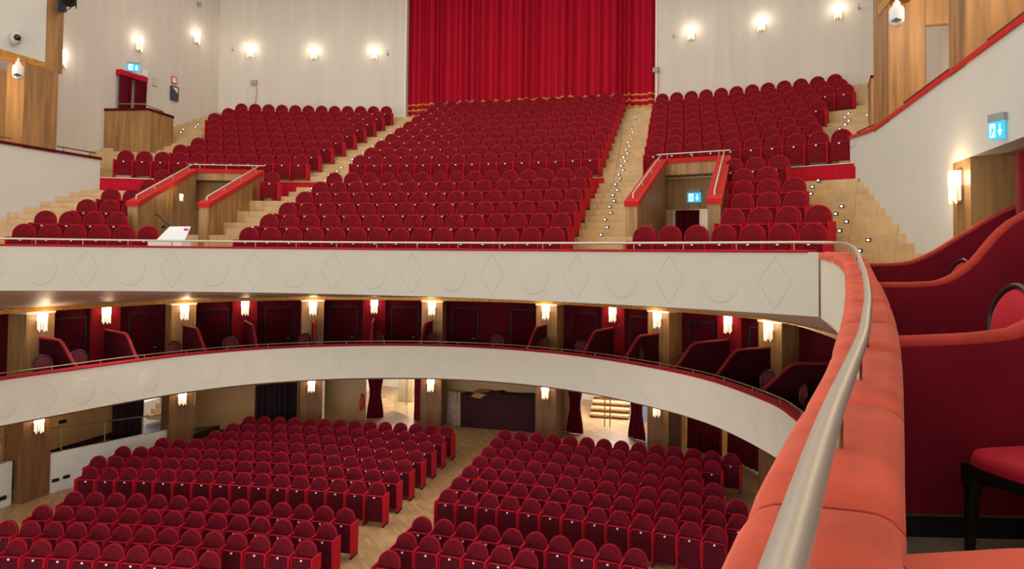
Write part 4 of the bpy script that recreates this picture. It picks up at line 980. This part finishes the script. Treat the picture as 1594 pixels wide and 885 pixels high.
# stage spotlight rig at top left
r = empty('spotlight', (XL + .35, 18.15, 13.75), 0, 'black theatre spotlight with cable clamped to the pillar at top left', 'spotlight')
mb = MB(); mb.tube([(-.15, 0, .25), (.12, -.1, -.05)], [.13, .16], 14); mb.build('barrel', black, r)
mb = MB(); mb.box(-.32, -.2, -.08, .08, -.25, .45); mb.tube([(-.2, 0, .3), (.2, 0, .33), (.22, 0, -.2)], .018, 6); mb.build('yoke', mat('navy_steel', (.02, .04, .07), .4), r)
mb = MB(); mb.tube(spline([(-.25, 0, -.1), (-.1, -.15, -.3), (.15, -.1, -.2), (.2, 0, .1), (0, .1, .2), (.25, .05, .3)], 6), .013, 5); mb.build('cable', black, r)

# ================================================================== STALLS SURROUND
# low white wall with rail on the left
mb = MB(); mb.sweep([(-10.98, 18.35, 1.08), (-10.45, 20.2, 1.05), (-10.15, 21.95, .98)], [(0, 0), (.14, 0), (.14, -1.2), (0, -1.2)]); struct(mb.build('wall_stalls_left', cream_wall))
mb = MB(); mb.sweep([(-11.3, 12.0, 1.1), (-11.3, 17.5, 1.1)], [(0, 0), (.14, 0), (.14, -1.3), (0, -1.3)]); struct(mb.build('wall_stalls_left_near', cream_wall))
rail_on([Vector(p) for p in ((-11.05, 18.4, 1.78), (-10.52, 20.2, 1.66), (-10.22, 21.9, 1.5))], .022, 1.22, .72, 'handrail', brass, 'bronze handrail on posts above the low white wall at left', first=.3, brr=.018)
rail_on([Vector(p) for p in ((-11.36, 12.2, 1.75), (-11.36, 17.3, 1.72))], .022, 1.5, .7, 'handrail', brass, 'bronze handrail at the left frame edge beside the far left pillar', first=.5, brr=.018)
# openings in the white wall (vents)
for (x, y, z, l) in ((-10.93, 18.5, .32, 'small black vent slot low on the white wall, left one'), (-10.86, 18.78, .34, 'small black vent slot low on the white wall, right one')):
    mb = MB(); mb.box(-.02, .02, -.09, .09, -.045, .045); o = tag(mb.build('vent', black), l, 'vent'); o.location = (x, y, z); o.rotation_euler = (0, 0, -.27)
mb = MB(); mb.box(-.02, .02, -.12, .12, -.05, .05); o = tag(mb.build('vent', black), 'small black vent slot on the white wall at the left frame edge', 'vent'); o.location = (-11.27, 17.2, .2)
# corridor behind it
mb = MB(); mb.box(-13.0, -12.85, 14, 22.6, .4, 2.55, 0); mb.box(-12.85, -12.8, 14, 22.6, .4, .6, 1); struct(mb.build('wall_corridor_left', [lacquer, black]))
mb = MB(); mb.hexa([(-12.9, 12, .3), (-11.4, 12, .3), (-11.4, 17.6, .3), (-11.1, 18.3, .3), (-10.3, 21.95, .3), (-10.3, 26, .3), (-12.9, 26, .3)], [(-12.9, 12, .5), (-11.4, 12, .5), (-11.4, 17.6, .5), (-11.1, 18.3, .5), (-10.3, 21.95, .5), (-10.3, 26, .5), (-12.9, 26, .5)]); struct(mb.build('floor_corridor_left', black))
mb = MB(); mb.box(-12.84, -12.8, 20.3, 20.55, 1.35, 1.45); tag(mb.build('socket', black), 'small black socket on the beige corridor wall at left', 'socket')
hang((-12.75, 22.3), (-12.3, 23.2), .5, 2.55, 'near-black drape beside the wooden stairs at left', nf=4, m=mat('black_drape', (.02, .006, .012), .9), depth=.1, seed=3)
r = empty('staircase', (-12.1, 24.2, .5), 0, 'light wooden stairs seen behind the low white wall at left', 'stairs')
for i in range(9):
    mb = MB(); mb.box(-1.0, .7, .22 * i, .22 * i + 1.2, .17 * i + .12, .17 * i + .17 + .12); mb.build('step', step_m, r)
mb = MB(); mb.box(-12.9, -9.9, 26.6, 26.8, .3, 2.55); struct(mb.build('wall_stairs_left', lacquer))
point('stairs_light', (-12.2, 25.0, 2.35), 14, (1, .75, .45)); point('corridor_lamp', (-11.7, 20.2, 2.4), 13, (1, .78, .5)); point('corridor_lamp', (-12.0, 16.6, 2.4), 10, (1, .78, .5))
# beige wall panels and drapes round the back of the stalls
def panel_wall(name, A, B, z0=.15, z1=2.56, m=lacquer, th=.12, skirt=True):
    a = Vector((*A, 0)); b = Vector((*B, 0)); mb = MB(); t = (b - a).normalized(); L = (b - a).length
    mb.box(0, L, 0, th, z0 + .18, z1, 0, atan2(t.y, t.x), A); mb.box(0, L, .03, th, z0, z0 + .18, 1, atan2(t.y, t.x), A); struct(mb.build(name, [m, black]))
panel_wall('wall_stalls_back_panel_1', (-10.9, 24.1), (-9.4, 25.55))
panel_wall('wall_stalls_back_panel_2', (-7.4, 27.0), (-5.95, 27.6))
panel_wall('wall_stalls_back_panel_3', (-4.0, 28.3), (1.95, 28.3))
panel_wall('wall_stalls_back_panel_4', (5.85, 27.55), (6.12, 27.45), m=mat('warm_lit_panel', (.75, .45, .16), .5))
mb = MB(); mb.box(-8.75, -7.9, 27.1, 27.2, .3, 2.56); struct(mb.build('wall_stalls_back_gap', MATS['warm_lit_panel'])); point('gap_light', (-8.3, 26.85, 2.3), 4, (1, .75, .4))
blackd = MATS['black_drape']
hang((-9.42, 25.5), (-8.35, 26.6), .3, 2.54, 'near-black drape at the back of the stalls left of the third pillar', nf=8, m=blackd, depth=.14, seed=11)
hang((-8.2, 26.6), (-7.5, 27.0), .3, 2.54, 'near-black drape beside the third pillar, nearest the pillar', nf=5, m=blackd, depth=.12, seed=12)
def pin(u, h): return .5 + (u - .5) * (1 - .35 * math.exp(-((h - .45) / .25) ** 2))
hang((-6.0, 27.75), (-5.45, 28.15), .36, 2.54, 'wine red tied curtain left of the bright lobby doorway', nf=5, m=curtain_dk, depth=.12, seed=13, pinch=pin)
hang((-4.15, 28.15), (-3.85, 28.1), .36, 2.54, 'narrow wine red curtain right of the bright lobby doorway', nf=3, m=mat('deep_red_curtain', (.22, .004, .012)), depth=.1, seed=14)
hang((1.85, 28.1), (2.5, 28.0), .36, 2.54, 'wine red tied curtain left of the lobby stairs doorway', nf=5, m=curtain_dk, depth=.12, seed=15, pinch=pin)
hang((4.1, 28.15), (4.75, 27.6), .36, 2.54, 'wine red tied curtain right of the lobby stairs doorway', nf=5, m=curtain_dk, depth=.12, seed=16, pinch=pin)
hang((6.15, 27.3), (7.28, 26.65), .3, 2.54, 'dark wine drape right of the yellow lit gap', nf=8, m=curtain_dk, depth=.14, seed=17)
hang((7.45, 26.45), (9.1, 24.6), .3, 2.54, 'dark wine drape at the right end of the stalls', nf=10, m=curtain_dk, depth=.14, seed=18)
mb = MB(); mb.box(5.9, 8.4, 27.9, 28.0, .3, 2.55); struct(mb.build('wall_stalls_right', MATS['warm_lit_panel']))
point('side_lobby_light', (7.0, 27.5, 2.2), 16, (1, .7, .35))
# stalls soffit
N = 90
slab('ceiling_stalls', t1in, [Vector((x, y, 0)) for x, y in [(-13.2, 12), (-13.2, 18), (-13.2, 24), (-12, 28), (-8, 31), (-3, 33.5), (2, 33.5), (7, 31), (10.5, 26), (11.5, 18), (11.5, 8)]], 2.62, 2.66, soffit_m)
# lobby
mb = MB(); mb.box(-8, 8, 33.0, 33.2, 0, 3.2); struct(mb.build('wall_lobby_back', lobby_w))
mb = MB(); mb.box(-8.1, -8, 28.6, 33, 0, 3.2); mb.box(8, 8.1, 28.6, 33, 0, 3.2); mb.box(-3.6, -3.5, 28.5, 33, 0, 3.2); mb.box(1.6, 1.7, 28.5, 33, 0, 3.2); struct(mb.build('wall_lobby_sides', lobby_w))
mb = MB(); mb.box(-5.95, -5.3, 30.6, 30.75, .5, 2.5); o = struct(mb.build('wall_lobby_panel', mat('sand_panel', (.5, .37, .2), .6)))
area('lobby_lamp_left', (-5.3, 30.6, 2.45), 1.6, 2.0, 170, (1, .93, .85)); area('lobby_lamp_right', (3.6, 30.5, 2.45), 2.0, 2.4, 190, (1, .95, .9))
r = empty('lobby_staircase', (3.35, 30.2, .42), 0, 'brown steps of the lobby staircase seen through the right doorway', 'stairs')
for i in range(6):
    mb = MB(); mb.box(-.95, .55, .3 * i, .3 * i + .34, .19 * i + .12, .19 * i + .19, 0); mb.box(-.95, .55, .3 * i + .05, .3 * i + .34, .19 * i, .19 * i + .12, 1); mb.build('step', [wood_lt, wood_dk], r)
mb = MB(); mb.box(4.0, 4.9, 30.1, 30.16, .42, 2.4); tag(mb.build('glass_screen', mat('pale_blue_glass', (.35, .5, .75), .2, spec=.7)), 'pale blue glass screen beside the lobby staircase', 'glass screen')
def glass_door(x, y, z, rz, label):
    r = empty('glass_door', (x, y, z), rz, label, 'door')
    mb = MB(); mb.box(-.0, .015, -.9, 0, .02, 2.1); mb.build('pane', mat('clear_glass', (.9, .95, .95), .02, trans=.95), r)
    mb = MB(); mb.tube([(.06, -.75, .35), (.06, -.75, 1.85)], .02, 6); mb.tube([(.0, -.75, .45), (.06, -.75, .45)], .012, 5); mb.tube([(.0, -.75, 1.75), (.06, -.75, 1.75)], .012, 5); mb.build('pull_handle', steel, r)
glass_door(-5.45, 29.1, .4, radians(60), 'glass door with long steel pull handle in the left lobby doorway')
r = empty('door_pull', (3.25, 28.9, .4), 0, 'pair of tall bronze pull handles on the glass lobby doors', 'handle')
for x in (-.1, .1): mb = MB(); mb.tube([(x, 0, .05), (x, 0, 1.9)], .022, 6); mb.build('bar', brass, r)
# covered sound desk
r = empty('covered_desk', (-.6, 27.7, .3), 0, 'long desk draped in dark maroon cloth at the back of the stalls', 'desk')
mb = MB(); 
pts = [(-1.47, 1.26), (-1.2, 1.24), (-.9, 1.3), (-.6, 1.36), (-.3, 1.35), (-.02, 1.4), (.1, 1.34), (.4, 1.33), (.8, 1.34), (1.2, 1.36), (1.42, 1.36)]
N = len(pts); vs = [(x, 0, z) for x, z in pts] + [(x, .03 * sin(9 * x), .04) for x, z in pts] + [(x, .62, z) for x, z in pts]
mb.add(vs, [(i, i + 1, N + i + 1, N + i) for i in range(N - 1)] + [(i, i + 1, 2 * N + i + 1, 2 * N + i) for i in range(N - 1)], 0, False)
mb.add([(-1.47, 0, 1.26), (-1.47, .62, 1.26), (-1.47, .62, .04), (-1.47, 0, .04)], [(0, 1, 2, 3)]); mb.add([(1.42, 0, 1.36), (1.42, .62, 1.36), (1.42, .62, .04), (1.42, 0, .04)], [(0, 1, 2, 3)])
mb.build('cloth', mat('maroon_cloth', (.035, .005, .010), .9, noise=.2), r)
mb = MB(); mb.box(.9, 1.46, .02, .6, 0, .06); mb.box(1.43, 1.5, .02, .6, 0, 1.3); mb.build('desk_frame', black, r)
mb = MB(); mb.hexa([(-1.1, -.03, 1.2), (-.75, -.03, 1.14), (-.5, -.03, 1.3), (-.9, -.03, 1.34)], [(-1.1, .3, 1.32), (-.75, .3, 1.32), (-.45, .3, 1.40), (-.9, .3, 1.42)]); mb.build('folded_cloth', mat('tan_cloth', (.35, .2, .1), .8), r)
o = hang((-2.75, 27.9), (-2.12, 27.75), .36, 1.62, 'crumpled pale dust sheet hanging left of the covered desk', nf=4, m=mat('dust_sheet', (.42, .3, .22), .8, noise=.2), depth=.1, seed=22)
mb = MB(); mb.box(-2.3, -1.95, 0, .3, 0, .75); o = tag(mb.build('loudspeaker', mat('dark_green_box', (.01, .018, .016), .6)), 'small black cabinet beside the pillar left of the covered desk', 'cabinet'); o.location = (-.85, 27.3, .3)
# fire extinguisher
r = empty('fire_extinguisher', (-6.05, 27.45, .75), 0, 'red fire extinguisher on the beige panel beside the lobby doorway', 'fire extinguisher')
mb = MB(); mb.lathe([(0, 0), (.075, .01), (.08, .05), (.08, .42), (.05, .5), (.025, .53), (.025, .56)], (0, 0, 0), 12); mb.build('cylinder', sign_red, r)
mb = MB(); mb.box(-.03, .03, -.05, .03, .56, .62); mb.tube([(.03, 0, .58), (.1, -.02, .5), (.1, -.02, .2)], .012, 5); mb.build('valve_and_hose', black, r)

# lamps inside the third tier and the doorway
for i, (x, y, z, e) in enumerate(((10.75, 15.0, 11.6, 110), (10.8, 11.2, 11.3, 90), (11.6, 20.0, 11.5, 70), (-11.5, 15.6, 11.3, 100))): point('tier_lamp', (x, y, z), e, (1, .8, .55), .15)
